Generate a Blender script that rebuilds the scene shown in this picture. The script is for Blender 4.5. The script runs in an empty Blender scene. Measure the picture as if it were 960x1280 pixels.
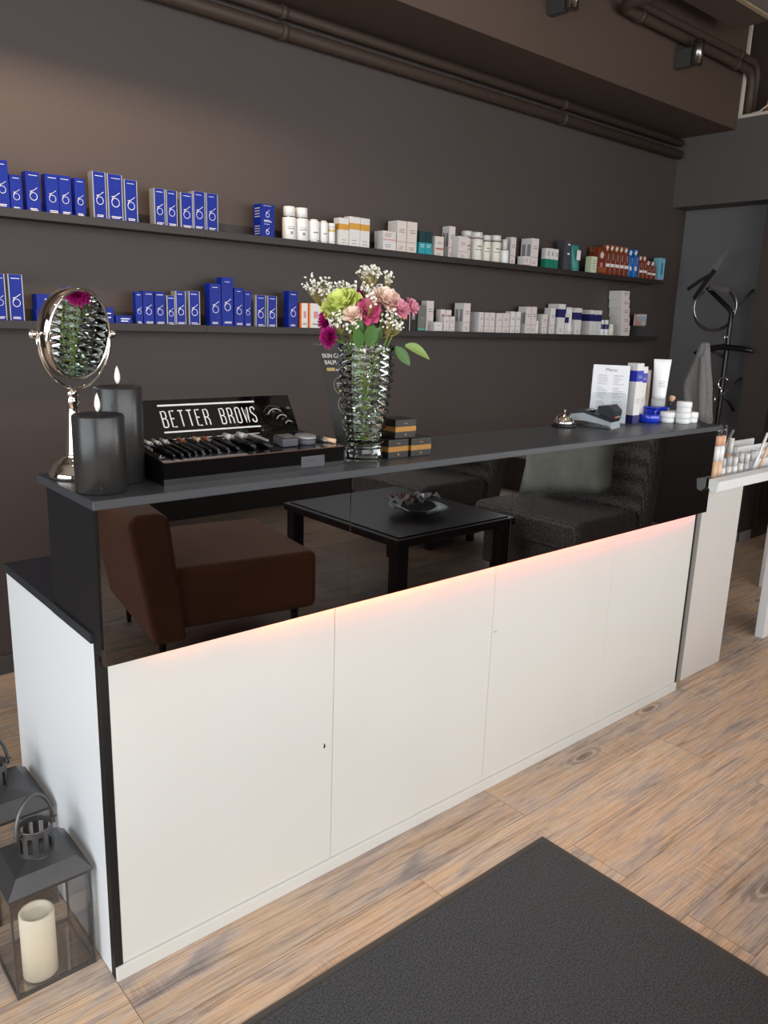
import bpy, bmesh, math, random
from mathutils import Vector, Matrix
random.seed(7)
SC = bpy.context.scene
COL = SC.collection
PI = math.pi

# ------------------------------------------------------------------ materials
def lin(h):
    h = h.lstrip('#')
    out = []
    for i in (0, 2, 4):
        c = int(h[i:i+2], 16) / 255
        out.append(c / 12.92 if c <= .04045 else ((c + .055) / 1.055) ** 2.4)
    return tuple(out) + (1,)

MATS = {}
def mat(name, col='#808080', rough=.5, metal=0., ior=1.5, spec=.5, coat=0., bump=None, vary=None, trans=0., emit=None, es=0., sheen=0.):
    """bump=(scale, strength)  vary=(scale, other colour, amount)"""
    if name in MATS: return MATS[name]
    m = bpy.data.materials.new(name); m.use_nodes = True
    nt = m.node_tree; b = nt.nodes['Principled BSDF']
    b.inputs['Base Color'].default_value = lin(col)
    b.inputs['Roughness'].default_value = rough
    b.inputs['Metallic'].default_value = metal
    b.inputs['IOR'].default_value = ior
    b.inputs['Specular IOR Level'].default_value = spec
    b.inputs['Coat Weight'].default_value = coat
    b.inputs['Coat Roughness'].default_value = .05
    b.inputs['Transmission Weight'].default_value = trans
    b.inputs['Sheen Weight'].default_value = sheen
    if emit:
        b.inputs['Emission Color'].default_value = lin(emit)
        b.inputs['Emission Strength'].default_value = es
    if bump or vary:
        tc = nt.nodes.new('ShaderNodeTexCoord')
    if vary:
        n = nt.nodes.new('ShaderNodeTexNoise'); n.inputs['Scale'].default_value = vary[0]; n.inputs['Detail'].default_value = 4
        nt.links.new(tc.outputs['Object'], n.inputs['Vector'])
        rp = nt.nodes.new('ShaderNodeValToRGB'); rp.color_ramp.elements[0].position = .5 - vary[2]; rp.color_ramp.elements[1].position = .5 + vary[2]
        rp.color_ramp.elements[0].color = lin(col); rp.color_ramp.elements[1].color = lin(vary[1])
        nt.links.new(n.outputs['Fac'], rp.inputs['Fac']); nt.links.new(rp.outputs['Color'], b.inputs['Base Color'])
    if bump:
        n = nt.nodes.new('ShaderNodeTexNoise'); n.inputs['Scale'].default_value = bump[0]; n.inputs['Detail'].default_value = 3
        nt.links.new(tc.outputs['Object'], n.inputs['Vector'])
        bp = nt.nodes.new('ShaderNodeBump'); bp.inputs['Strength'].default_value = bump[1]; bp.inputs['Distance'].default_value = .01
        nt.links.new(n.outputs['Fac'], bp.inputs['Height']); nt.links.new(bp.outputs['Normal'], b.inputs['Normal'])
    MATS[name] = m
    return m

def mat_glass(name, col='#ffffff', ior=1.45, rough=0.):
    if name in MATS: return MATS[name]
    m = bpy.data.materials.new(name); m.use_nodes = True; nt = m.node_tree
    nt.nodes.remove(nt.nodes['Principled BSDF'])
    g = nt.nodes.new('ShaderNodeBsdfGlass'); g.inputs['Color'].default_value = lin(col); g.inputs['IOR'].default_value = ior; g.inputs['Roughness'].default_value = rough
    nt.links.new(g.outputs[0], nt.nodes['Material Output'].inputs['Surface'])
    MATS[name] = m; return m

def mat_clear(name, tint='#ffffff', refl=.12, rough=.03):
    """thin clear plastic or pane: mostly see-through with a surface reflection"""
    if name in MATS: return MATS[name]
    m = bpy.data.materials.new(name); m.use_nodes = True; nt = m.node_tree
    nt.nodes.remove(nt.nodes['Principled BSDF'])
    t = nt.nodes.new('ShaderNodeBsdfTransparent'); t.inputs['Color'].default_value = lin(tint)
    g = nt.nodes.new('ShaderNodeBsdfGlossy'); g.inputs['Roughness'].default_value = rough
    fr = nt.nodes.new('ShaderNodeLayerWeight'); fr.inputs['Blend'].default_value = .25
    ad = nt.nodes.new('ShaderNodeMath'); ad.operation = 'MULTIPLY_ADD'; ad.inputs[1].default_value = .5; ad.inputs[2].default_value = refl * .5
    nt.links.new(fr.outputs['Fresnel'], ad.inputs[0])
    mx = nt.nodes.new('ShaderNodeMixShader')
    nt.links.new(ad.outputs[0], mx.inputs[0]); nt.links.new(t.outputs[0], mx.inputs[1]); nt.links.new(g.outputs[0], mx.inputs[2])
    nt.links.new(mx.outputs[0], nt.nodes['Material Output'].inputs['Surface'])
    MATS[name] = m; return m

def mat_floor():
    m = bpy.data.materials.new('vinyl_planks'); m.use_nodes = True; nt = m.node_tree; N = nt.nodes; Lk = nt.links
    b = N['Principled BSDF']
    geo = N.new('ShaderNodeNewGeometry')
    br = N.new('ShaderNodeTexBrick')
    br.offset = .37; br.offset_frequency = 2
    br.inputs['Scale'].default_value = 1; br.inputs['Brick Width'].default_value = 1.22; br.inputs['Row Height'].default_value = .178
    br.inputs['Mortar Size'].default_value = .0008; br.inputs['Mortar Smooth'].default_value = .3; br.inputs['Bias'].default_value = 0
    br.inputs['Color1'].default_value = (0, 0, 0, 1); br.inputs['Color2'].default_value = (1, 1, 1, 1); br.inputs['Mortar'].default_value = (.5, .5, .5, 1)
    Lk.new(geo.outputs['Position'], br.inputs['Vector'])
    # every plank shifts its grain
    sc = N.new('ShaderNodeVectorMath'); sc.operation = 'SCALE'; sc.inputs['Scale'].default_value = 37
    Lk.new(br.outputs['Color'], sc.inputs[0])
    ad = N.new('ShaderNodeVectorMath'); ad.operation = 'ADD'
    Lk.new(geo.outputs['Position'], ad.inputs[0]); Lk.new(sc.outputs[0], ad.inputs[1])
    def mapping(s):
        mp = N.new('ShaderNodeMapping'); mp.inputs['Scale'].default_value = s; Lk.new(ad.outputs[0], mp.inputs['Vector']); return mp.outputs[0]
    def noise(vec, scale, detail=6, dist=0., rough=.6):
        n = N.new('ShaderNodeTexNoise'); n.inputs['Scale'].default_value = scale; n.inputs['Detail'].default_value = detail
        n.inputs['Distortion'].default_value = dist; n.inputs['Roughness'].default_value = rough; Lk.new(vec, n.inputs['Vector']); return n.outputs['Fac']
    def ramp(fac, stops):
        r = N.new('ShaderNodeValToRGB'); e = r.color_ramp.elements
        e[0].position, e[0].color = stops[0][0], lin(stops[0][1]); e[1].position, e[1].color = stops[-1][0], lin(stops[-1][1])
        for p, c in stops[1:-1]:
            x = e.new(p); x.color = lin(c)
        Lk.new(fac, r.inputs['Fac']); return r.outputs['Color']
    def mix(kind, fac, a, c):
        x = N.new('ShaderNodeMix'); x.data_type = 'RGBA'; x.blend_type = kind
        if isinstance(fac, float): x.inputs[0].default_value = fac
        else: Lk.new(fac, x.inputs[0])
        for i, v in ((6, a), (7, c)):
            if isinstance(v, str): x.inputs[i].default_value = lin(v)
            else: Lk.new(v, x.inputs[i])
        return x.outputs[2]
    broad = noise(mapping((1.3, 6.5, 1)), 1.7, 6, .8)
    base = ramp(broad, [(.27, '#9f9a97'), (.39, '#cab9ae'), (.48, '#dfc8b4'), (.56, '#e6c6a6'), (.64, '#d8c3b6'), (.76, '#a9a29e')])
    tone = ramp(br.outputs['Fac'], [(0, '#ffffff'), (1, '#6b5f55')])
    per = N.new('ShaderNodeRGBToBW'); Lk.new(br.outputs['Color'], per.inputs[0])
    pl = ramp(per.outputs[0], [(0, '#e4e2e2'), (.5, '#fffaf2'), (1, '#f3ebe4')])
    c1 = mix('MULTIPLY', 1., base, pl)
    grain = noise(mapping((1.2, 34, 1)), 2.0, 10, 1.1, .72)
    gcol = ramp(grain, [(.33, '#77716c'), (.43, '#dcd8d4'), (.55, '#ffffff')])
    c2 = mix('MULTIPLY', .7, c1, gcol)
    fine = noise(mapping((6, 260, 1)), 1.5, 6, .3, .75)
    fcol = ramp(fine, [(.36, '#88827e'), (.52, '#ffffff')])
    c3 = mix('MULTIPLY', .5, c2, fcol)
    # saw marks across the boards
    saw = noise(mapping((190, 7, 1)), 1., 2)
    sawm = ramp(noise(mapping((.9, 4, 1)), 1.3, 2), [(.55, '#000000'), (.68, '#ffffff')])
    scol = ramp(saw, [(.4, '#a0948a'), (.6, '#ffffff')])
    sawf = N.new('ShaderNodeMath'); sawf.operation = 'MULTIPLY'; sawf.inputs[1].default_value = .35; Lk.new(sawm, sawf.inputs[0])
    c4 = mix('MULTIPLY', sawf.outputs[0], c3, scol)
    # knots with rings
    vo = N.new('ShaderNodeTexVoronoi'); vo.inputs['Scale'].default_value = 1.; vo.inputs['Randomness'].default_value = 1
    wob = N.new('ShaderNodeTexNoise'); wob.inputs['Scale'].default_value = 7; Lk.new(ad.outputs[0], wob.inputs['Vector'])
    wv = N.new('ShaderNodeVectorMath'); wv.operation = 'SCALE'; wv.inputs['Scale'].default_value = .09; Lk.new(wob.outputs['Color'], wv.inputs[0])
    av = N.new('ShaderNodeVectorMath'); av.operation = 'ADD'; Lk.new(mapping((1.5, 5.2, 1)), av.inputs[0]); Lk.new(wv.outputs[0], av.inputs[1])
    Lk.new(av.outputs[0], vo.inputs['Vector'])
    sn = N.new('ShaderNodeMath'); sn.operation = 'MULTIPLY'; sn.inputs[1].default_value = 85; Lk.new(vo.outputs['Distance'], sn.inputs[0])
    s2 = N.new('ShaderNodeMath'); s2.operation = 'SINE'; Lk.new(sn.outputs[0], s2.inputs[0])
    rings = ramp(s2.outputs[0], [(.0, '#6a5d52'), (.6, '#ffffff')])
    rmask = ramp(vo.outputs['Distance'], [(.03, '#ffffff'), (.22, '#000000')])
    rm = N.new('ShaderNodeMath'); rm.operation = 'MULTIPLY'; rm.inputs[1].default_value = .6; Lk.new(rmask, rm.inputs[0])
    c5 = mix('MULTIPLY', rm.outputs[0], c4, rings)
    kmask = ramp(vo.outputs['Distance'], [(.015, '#ffffff'), (.085, '#000000')])
    km = N.new('ShaderNodeMath'); km.operation = 'MULTIPLY'; km.inputs[1].default_value = .7; Lk.new(kmask, km.inputs[0])
    c6 = mix('MIX', km.outputs[0], c5, '#5d5148')
    c7 = mix('MULTIPLY', 1., c6, tone)
    Lk.new(c7, b.inputs['Base Color'])
    b.inputs['Roughness'].default_value = .48; b.inputs['Specular IOR Level'].default_value = .35
    bp = N.new('ShaderNodeBump'); bp.inputs['Strength'].default_value = .15; bp.inputs['Distance'].default_value = .004
    Lk.new(fine, bp.inputs['Height']); Lk.new(bp.outputs['Normal'], b.inputs['Normal'])
    return m

def mat_weave(name, c1, c2, scale, rough=.8):
    """woven chevron fabric"""
    m = bpy.data.materials.new(name); m.use_nodes = True; nt = m.node_tree; b = nt.nodes['Principled BSDF']
    tc = nt.nodes.new('ShaderNodeTexCoord')
    w = nt.nodes.new('ShaderNodeTexWave'); w.inputs['Scale'].default_value = scale; w.inputs['Distortion'].default_value = 6; w.inputs['Detail Scale'].default_value = 4
    nt.links.new(tc.outputs['Object'], w.inputs['Vector'])
    r = nt.nodes.new('ShaderNodeValToRGB'); r.color_ramp.elements[0].color = lin(c1); r.color_ramp.elements[1].color = lin(c2)
    nt.links.new(w.outputs['Fac'], r.inputs['Fac']); nt.links.new(r.outputs['Color'], b.inputs['Base Color'])
    b.inputs['Roughness'].default_value = rough
    MATS[name] = m; return m

M = {}
M['floor'] = mat_floor()
M['wall'] = mat('wall_paint', '#4a403d', .6, bump=(140, .12), vary=(1.2, '#463d39', .2))
M['beam'] = mat('beam_paint', '#4e3e34', .7, bump=(60, .06))
M['alcove'] = mat('alcove_paint', '#6a6869', .75, bump=(60, .06))
M['lintel'] = mat('lintel_paint', '#544f4d', .72, bump=(60, .06))
M['column'] = mat('column_paint', '#3d342f', .7, bump=(60, .06))
M['ceil'] = mat('ceiling_paint', '#8a7f76', .85)
M['shelf'] = mat('shelf_lacquer', '#2b2523', .5, bump=(90, .05))
M['base'] = mat('baseboard_paint', '#4a4746', .5)
M['lightbase'] = mat('grey_baseboard', '#8f8c8a', .55)
M['trim'] = mat('cream_trim', '#c9beb0', .6)
M['worktop'] = mat('worktop_laminate', '#3a3c3f', .36, bump=(400, .06))
M['desk'] = mat('desk_laminate', '#2c2e32', .4, bump=(300, .05))
M['gloss'] = mat('black_gloss', '#020203', .012, spec=.5, ior=1.85)
M['black'] = mat('black_melamine', '#131417', .4)
M['postblack'] = mat('black_edge', '#0e0d0d', .5)
M['white'] = mat('white_panel', '#dad8d2', .38, vary=(3, '#d6d4cd', .3))
M['whiteside'] = mat('white_side_panel', '#e4e6e8', .4)
M['plastic_white'] = mat('white_plastic', '#e9e9e8', .35)
M['whitesoft'] = mat('warm_white_laminate', '#d3cec8', .4)
M['chrome'] = mat('chrome', '#e6e0d8', .06, 1.)
M['steel'] = mat('dark_chrome', '#8f8a86', .22, 1.)
M['mirror'] = mat('mirror_silver', '#f2f2f2', .0, 1.)
M['candleblack'] = mat('charcoal_wax', '#2b2a29', .3, bump=(25, .08), vary=(9, '#262524', .25))
M['flame'] = mat('led_flame_tip', '#efe9de', .4)
M['ivory'] = mat('ivory_wax', '#f3e9d0', .5, vary=(6, '#ebdfc2', .3))
M['lantern'] = mat('lantern_metal', '#5a595a', .38, .75, vary=(5, '#6b6a6a', .25))
M['pane'] = mat_clear('lantern_glass', '#ffffff', .12)
M['acrylic'] = mat_clear('clear_acrylic', '#fbfcfc', .06)
M['acrylicfrost'] = mat('frosted_acrylic', '#e6e8ea', .3, trans=.5)
M['crystal'] = mat_glass('crystal', '#fbfdfc', 1.48)
M['water'] = mat_glass('water', '#f2f8ee', 1.33)
M['glossblack'] = mat('display_black', '#060607', .06, coat=.5)
M['silverprint'] = mat('silver_print', '#d6d2cd', .3, .5)
M['whiteprint'] = mat('white_print', '#e8e6e2', .6)
M['greyprint'] = mat('grey_print', '#8d8a8c', .7)
M['blue'] = mat('blue_carton', '#0c2690', .36, spec=.18, vary=(12, '#09207e', .3))
M['silverside'] = mat('silver_carton_side', '#9b9c9e', .35, .35)
M['card'] = mat('white_carton', '#dcd9d6', .5)
M['cardcream'] = mat('cream_carton', '#ddd0c4', .5)
M['cardpink'] = mat('pinkish_carton', '#dccfcb', .5)
M['gold'] = mat('gold_band', '#cf9a3a', .35, .3)
M['goldpale'] = mat('pale_gold_band', '#c7b271', .4, .2)
M['teal'] = mat('teal_carton', '#1f9aa4', .4)
M['tealdark'] = mat('dark_teal', '#11363a', .35)
M['tealpale'] = mat('teal_tube', '#3f8f84', .35)
M['green'] = mat('green_carton', '#1c7a62', .45)
M['charcoal'] = mat('charcoal_carton', '#45454b', .5)
M['palegreen'] = mat('pale_green_carton', '#cdd7b4', .5)
M['brown'] = mat('amber_brown', '#7a3317', .3)
M['brownlight'] = mat('lighter_brown', '#94532f', .4)
M['brightblue'] = mat('bright_blue', '#1263ac', .35)
M['lightblue'] = mat('light_blue', '#7cb6c4', .4)
M['lilac'] = mat('lilac', '#a58cc0', .5)
M['orange'] = mat('orange_print', '#e2782c', .45)
M['red'] = mat('red_print', '#b8403c', .5)
M['pink'] = mat('pink_print', '#c98a92', .5)
M['navy'] = mat('navy_print', '#22235e', .45)
M['blackcard'] = mat('black_carton', '#16130f', .4)
M['greygreen'] = mat('grey_green_carton', '#6c6d62', .5)
M['turq'] = mat('turquoise_print', '#3fb3b0', .5)
M['goldcap'] = mat('gold_label', '#a87a3c', .3, .6)
M['creamplastic'] = mat('cream_plastic', '#e3ddd0', .4)
M['clearcap'] = mat('clear_cap', '#d6d3cd', .15, coat=.4)
M['cobalt'] = mat('cobalt_plastic', '#1334c0', .12, coat=.5)
M['bluelabel'] = mat('blue_label', '#2b35a8', .35)
M['paper'] = mat('paper', '#e8e8ec', .7)
M['ink'] = mat('ink', '#5a5a60', .8)
M['hole'] = mat('dark_mark', '#2a2625', .8)
M['pipe'] = mat('painted_pipe', '#42332a', .6)
M['plate'] = mat('duct_panel', '#5d5047', .6)
M['creamedge'] = mat('cream_edge', '#b8a283', .6)
M['copper'] = mat('copper_wire', '#b0683f', .4, .5)
M['copperdim'] = mat('dim_copper', '#5d4032', .35, .4)
M['penblack'] = mat('pen_black', '#0b0b0c', .25)
M['cable'] = mat('white_cable', '#d8d0c4', .5)
M['matpile'] = mat('mat_pile', '#39393b', .95, bump=(420, .9), vary=(230, '#5d5c5e', .12))
M['matrubber'] = mat('mat_rubber', '#4a443f', .75, bump=(200, .1))
M['coat'] = mat('coat_stand_black', '#0f0e0e', .3)
M['strip'] = mat('polished_strip', '#8f8b87', .2, .8)
M['wool'] = mat('grey_wool', '#a5a29f', .95, bump=(160, .5), vary=(120, '#7d7a77', .25), sheen=.3)
M['velvet'] = mat('brown_velvet', '#b4744e', .8, vary=(5, '#9a5f3d', .3), sheen=.2)
M['chairdark'] = mat('dark_upholstery', '#1d1716', .85)
M['weave'] = mat_weave('grey_weave', '#b3aca6', '#6b6560', 22)
M['cushion'] = mat('sage_cushion', '#ecefe2', .85, vary=(9, '#c9cdbd', .25))
M['darkwood'] = mat('dark_wood', '#2b1c15', .4, vary=(8, '#382419', .3))
M['dishglass'] = mat_clear('dish_glass', '#dfe6e4', .35)
M['stem'] = mat('flower_stem', '#6f8a2c', .5)
M['stemdry'] = mat('dry_stem', '#9a8a45', .6)
M['leaf'] = mat('leaf_green', '#3a5f26', .45, vary=(14, '#4c7230', .3))
M['leaflight'] = mat('leaf_pale', '#7c9450', .5)
M['lime'] = mat('lime_petal', '#d3e06a', .55, vary=(18, '#e4ec95', .3))
M['peach'] = mat('peach_petal', '#f8ead6', .55, vary=(15, '#f2cfc4', .25))
M['rosepink'] = mat('pink_petal', '#d9658f', .55, vary=(14, '#c95482', .3))
M['carnation'] = mat('carnation_petal', '#e08ea8', .6, vary=(30, '#efb3c2', .25))
M['magenta'] = mat('magenta_petal', '#b8187a', .5, vary=(14, '#9c1268', .3))
M['gyp'] = mat('baby_breath_white', '#eeeade', .6)
M['peachbrush'] = mat('peach_bristles', '#dba98a', .8)
M['foundation'] = mat('foundation_beige', '#dcb796', .4)
M['termgrey'] = mat('terminal_grey', '#a3abb0', .35)
M['termblack'] = mat('terminal_black', '#1c1c20', .35)
M['screen'] = mat('terminal_screen', '#9aa0a2', .15)
M['keyred'] = mat('red_key', '#d0402a', .4)
M['keygreen'] = mat('green_key', '#2fa86a', .4)
M['photo1'] = mat('leaflet_print', '#9db2c4', .5, vary=(14, '#c98a6a', .12))
M['greybox'] = mat('grey_card_box', '#3d3b3a', .55)

# ------------------------------------------------------------------ mesh helpers
class MB:
    def __init__(self): self.bm = bmesh.new(); self.mats = []
    def mi(self, m):
        m = M[m] if isinstance(m, str) else m
        if m not in self.mats: self.mats.append(m)
        return self.mats.index(m)
    def _paint(self, faces, m, smooth=False):
        i = self.mi(m)
        for f in faces: f.material_index = i; f.smooth = smooth
    def box(self, x0, x1, y0, y1, z0, z1, m, bev=0., seg=1, sides=None, xf=None):
        """sides: {axis string such as '-x': material}"""
        vs = [self.bm.verts.new((x, y, z)) for x in (x0, x1) for y in (y0, y1) for z in (z0, z1)]
        q = {'-x': (0, 1, 3, 2), '+x': (4, 6, 7, 5), '-y': (0, 4, 5, 1), '+y': (2, 3, 7, 6), '-z': (0, 2, 6, 4), '+z': (1, 5, 7, 3)}
        fs = []
        for k, ix in q.items():
            f = self.bm.faces.new([vs[i] for i in ix]); fs.append(f)
            f.material_index = self.mi((sides or {}).get(k, m))
        if xf is not None:
            for v in vs: v.co = xf @ v.co
        if bev:
            es = list({e for f in fs for e in f.edges})
            r = bmesh.ops.bevel(self.bm, geom=es, offset=bev, segments=seg, profile=.5, affect='EDGES')
            if seg > 1:
                for f in r['faces']: f.smooth = True
        return self
    def lathe(self, prof, m, c=(0, 0, 0), seg=24, smooth=True, xf=None, closed=True, twist=0., stepmats=None):
        """prof: list of (r, z); r<=0 makes a pole"""
        rings = []
        for k, (r, z) in enumerate(prof):
            if r <= 1e-6: rings.append([self.bm.verts.new((c[0], c[1], c[2] + z))])
            else: rings.append([self.bm.verts.new((c[0] + r * math.cos(2*PI*(i + twist*(k % 2))/seg), c[1] + r * math.sin(2*PI*(i + twist*(k % 2))/seg), c[2] + z)) for i in range(seg)])
        fs = []
        for k in range(len(rings) - 1):
            a, b = rings[k], rings[k+1]
            mm = stepmats[k] if stepmats else m
            new = []
            for i in range(seg):
                j = (i + 1) % seg
                try:
                    if len(a) == 1 and len(b) == 1: continue
                    if len(a) == 1: new.append(self.bm.faces.new((a[0], b[j], b[i])))
                    elif len(b) == 1: new.append(self.bm.faces.new((a[i], a[j], b[0])))
                    else: new.append(self.bm.faces.new((a[i], a[j], b[j], b[i])))
                except ValueError: pass
            self._paint(new, mm, smooth); fs += new
        if xf is not None:
            for v in {v for r in rings for v in r}: v.co = xf @ v.co
        return self
    def cyl(self, c, r, h, m, seg=24, bev=.0, smooth=True, r2=None, xf=None):
        r2 = r if r2 is None else r2
        p = [(0, 0), (r - bev, 0), (r, bev), (r2, h - bev), (r2 - bev, h), (0, h)] if bev else [(0, 0), (r, 0), (r, 0), (r2, h), (r2, h), (0, h)]
        return self.lathe(p, m, c, seg, smooth, xf)
    def tube(self, pts, r, m, seg=10, cap=True, radii=None):
        pts = [Vector(p) for p in pts]; n = len(pts); rings = []
        t0 = (pts[1] - pts[0]).normalized()
        up = Vector((0, 0, 1)) if abs(t0.z) < .9 else Vector((1, 0, 0))
        u = t0.cross(up).normalized()
        for k in range(n):
            t = (pts[min(k+1, n-1)] - pts[max(k-1, 0)]).normalized()
            u = (u - t * u.dot(t)).normalized(); v = t.cross(u)
            rr = radii[k] if radii else r
            rings.append([self.bm.verts.new(pts[k] + rr * (math.cos(2*PI*i/seg) * u + math.sin(2*PI*i/seg) * v)) for i in range(seg)])
        fs = []
        for k in range(n - 1):
            for i in range(seg):
                j = (i + 1) % seg
                fs.append(self.bm.faces.new((rings[k][i], rings[k][j], rings[k+1][j], rings[k+1][i])))
        self._paint(fs, m, True)
        if cap: self._paint([self.bm.faces.new(rings[0][::-1]), self.bm.faces.new(rings[-1])], m)
        return self
    def ribbon(self, pts, side, w, th, m, smooth=True):
        """flat strip: rectangle section (w along side vectors, th thick) swept along pts"""
        pts = [Vector(p) for p in pts]; n = len(pts); rings = []
        for k in range(n):
            t = (pts[min(k+1, n-1)] - pts[max(k-1, 0)]).normalized()
            s = Vector(side[k] if isinstance(side, list) else side); s = (s - t * s.dot(t)).normalized(); nn = t.cross(s)
            rings.append([self.bm.verts.new(pts[k] + a * w/2 * s + b * th/2 * nn) for a, b in ((-1, -1), (1, -1), (1, 1), (-1, 1))])
        fs = []
        for k in range(n - 1):
            for i in range(4):
                j = (i + 1) % 4
                fs.append(self.bm.faces.new((rings[k][i], rings[k][j], rings[k+1][j], rings[k+1][i])))
        fs += [self.bm.faces.new(rings[0][::-1]), self.bm.faces.new(rings[-1])]
        self._paint(fs, m); return self
    def grid(self, P, m, smooth=True, wrap=False):
        """P: 2-D list of points"""
        V = [[self.bm.verts.new(p) for p in row] for row in P]; fs = []
        for a in range(len(V) - 1):
            w = len(V[a])
            for b in range(w if wrap else w - 1):
                c = (b + 1) % w
                fs.append(self.bm.faces.new((V[a][b], V[a][c], V[a+1][c], V[a+1][b])))
        self._paint(fs, m, smooth); return V
    def poly(self, pts, m):
        f = self.bm.faces.new([self.bm.verts.new(p) for p in pts]); f.material_index = self.mi(m); return self
    def prism(self, pts, d, m):
        """closed outline pts (3-D, planar) extruded by vector d"""
        a = [self.bm.verts.new(p) for p in pts]; b = [self.bm.verts.new(Vector(p) + Vector(d)) for p in pts]
        fs = [self.bm.faces.new(a[::-1]), self.bm.faces.new(b)]
        for i in range(len(a)):
            j = (i + 1) % len(a); fs.append(self.bm.faces.new((a[i], a[j], b[j], b[i])))
        self._paint(fs, m); return self
    def ball(self, c, r, m, seg=10, ring=6, sz=1.):
        p = [(r * math.sin(PI*k/ring), -r * sz * math.cos(PI*k/ring)) for k in range(ring + 1)]; p[0] = (0, -r*sz); p[-1] = (0, r*sz)
        return self.lathe(p, m, c, seg)
    def build(self, name, parent=None, recalc=True):
        if recalc: bmesh.ops.recalc_face_normals(self.bm, faces=self.bm.faces)
        me = bpy.data.meshes.new(name); self.bm.to_mesh(me); self.bm.free()
        for m in self.mats: me.materials.append(m)
        o = bpy.data.objects.new(name, me); COL.objects.link(o)
        if parent is not None: adopt(o, parent)
        return o

def world(o):
    m = Matrix.Translation(o.location) @ o.rotation_euler.to_matrix().to_4x4()
    return world(o.parent) @ m if o.parent else m
def adopt(o, parent):
    """world-built mesh becomes a child without moving"""
    o.parent = parent; o.matrix_parent_inverse = Matrix.Identity(4)
    o.data.transform(world(parent).inverted())
def thing(name, label, cat, loc=(0, 0, 0), group=None):
    o = bpy.data.objects.new(name, None); COL.objects.link(o); o.location = loc; o.empty_display_size = .05
    return tag(o, label, cat, group)
def tag(o, label, cat, group=None, kind=None):
    o['label'] = label; o['category'] = cat
    if group: o['group'] = group
    if kind: o['kind'] = kind
    return o
def struct(name, mb, label=None):
    o = mb.build(name); o['kind'] = 'structure'
    if label: o['label'] = label
    return o
def text_mesh(name, s, size, mtl, xf, parent=None, sx=1., ext=.0004, align='LEFT'):
    cu = bpy.data.curves.new(name, 'FONT'); cu.body = s; cu.size = size; cu.extrude = ext; cu.align_x = align; cu.resolution_u = 3
    t = bpy.data.objects.new(name, cu)
    me = bpy.data.meshes.new_from_object(t); bpy.data.objects.remove(t); bpy.data.curves.remove(cu)
    me.name = name; me.transform(Matrix.Diagonal((sx, 1, 1, 1))); me.transform(xf)
    me.materials.clear(); me.materials.append(M[mtl])
    o = bpy.data.objects.new(name, me); COL.objects.link(o)
    if parent is not None: adopt(o, parent)
    return o
FRONT = lambda x, y, z: Matrix.Translation((x, y, z)) @ Matrix.Rotation(PI/2, 4, 'X')   # text facing -y
# ------------------------------------------------------------------ room
XL, YF, H0 = -3.0, -3.8, 3.9
struct('floor', MB().box(XL-.1, 7, YF-.1, 2.0, -.1, 0, 'floor'))
struct('wall_back', MB().box(XL, 5.35, 1.80, 1.92, 0, H0, 'wall'))
struct('ceiling', MB().box(XL-.1, 7, YF-.1, 2.0, H0, H0+.1, 'ceil'))
w = MB()                                     # left wall with a big window opening
w.box(XL-.12, XL, YF, -3.4, 0, H0, 'wall').box(XL-.12, XL, .9, 1.92, 0, H0, 'wall').box(XL-.12, XL, -3.4, .9, 0, .35, 'wall').box(XL-.12, XL, -3.4, .9, 3.0, H0, 'wall')
struct('wall_left', w)
w = MB()
w.box(XL, -2.0, YF-.12, YF, 0, H0, 'wall').box(4.4, 7, YF-.12, YF, 0, H0, 'wall').box(-2.0, 4.4, YF-.12, YF, 0, .9, 'wall').box(-2.0, 4.4, YF-.12, YF, 3.0, H0, 'wall')
struct('wall_front', w)
def winframe(name, rect, axis):
    a0, a1, z0, z1 = rect; m = MB(); n = 3
    def bar(p0, p1, q0, q1):
        if axis == 'x': m.box(XL-.09, XL-.03, p0, p1, q0, q1, 'plastic_white', .004)
        else: m.box(p0, p1, YF-.09, YF-.03, q0, q1, 'plastic_white', .004)
    for i in range(n + 1):
        c = a0 + (a1 - a0) * i / n; bar(c-.035 if i else c, c+.035 if i < n else c+.001, z0, z1)
    bar(a0, a1, z0, z0+.06); bar(a0, a1, z1-.06, z1); bar(a0, a1, 2.2, 2.26)
    struct(name, m)
winframe('window_1', (-3.4, .9, .35, 3.0), 'x')
winframe('window_2', (-2.0, 4.4, .9, 3.0), 'y')
m = MB()
for y in (-3.55, -3.05, -2.52): m.box(5.06, 5.12, y, y+.07, .3, 2.34, 'plastic_white', .004)
m.box(5.06, 5.12, -3.55, -2.45, .3, .36, 'plastic_white', .004).box(5.06, 5.12, -3.55, -2.45, 2.28, 2.34, 'plastic_white', .004)
struct('window_3', m)
# soffit beam along the back wall
struct('beam', MB().box(XL, 5.03, 1.39, 1.80, 2.805, H0, 'beam'))
# right-hand side: lintel, alcove wall, column and side wall with a door
struct('wall_alcove', MB().box(5.23, 5.35, 1.0, 1.80, 0, 2.34, 'alcove'))
struct('lintel', MB().box(5.03, 5.35, YF, 1.80, 2.34, 2.872, 'lintel'))
struct('column', MB().box(5.03, 5.7, .985, 1.105, 0, 2.34, 'column'))
struct('wall_passage', MB().box(5.7, 5.8, -1.2, 1.1, 0, 2.34, 'column').box(5.15, 5.8, -1.3, -1.2, 0, 2.34, 'column'))
struct('wall_upper', MB().box(5.62, 5.72, YF, 1.92, 2.872, H0, 'beam'))
m = MB().box(5.35, 5.62, 1.80, 1.92, 2.872, H0, 'beam'); struct('wall_recess', m)
struct('wall_right', MB().box(5.03, 5.15, YF, -3.55, 0, 2.34, 'wall').box(5.03, 5.15, -2.45, -1.2, 0, 2.34, 'wall').box(5.03, 5.15, -3.55, -2.45, 0, .3, 'wall'))
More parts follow.
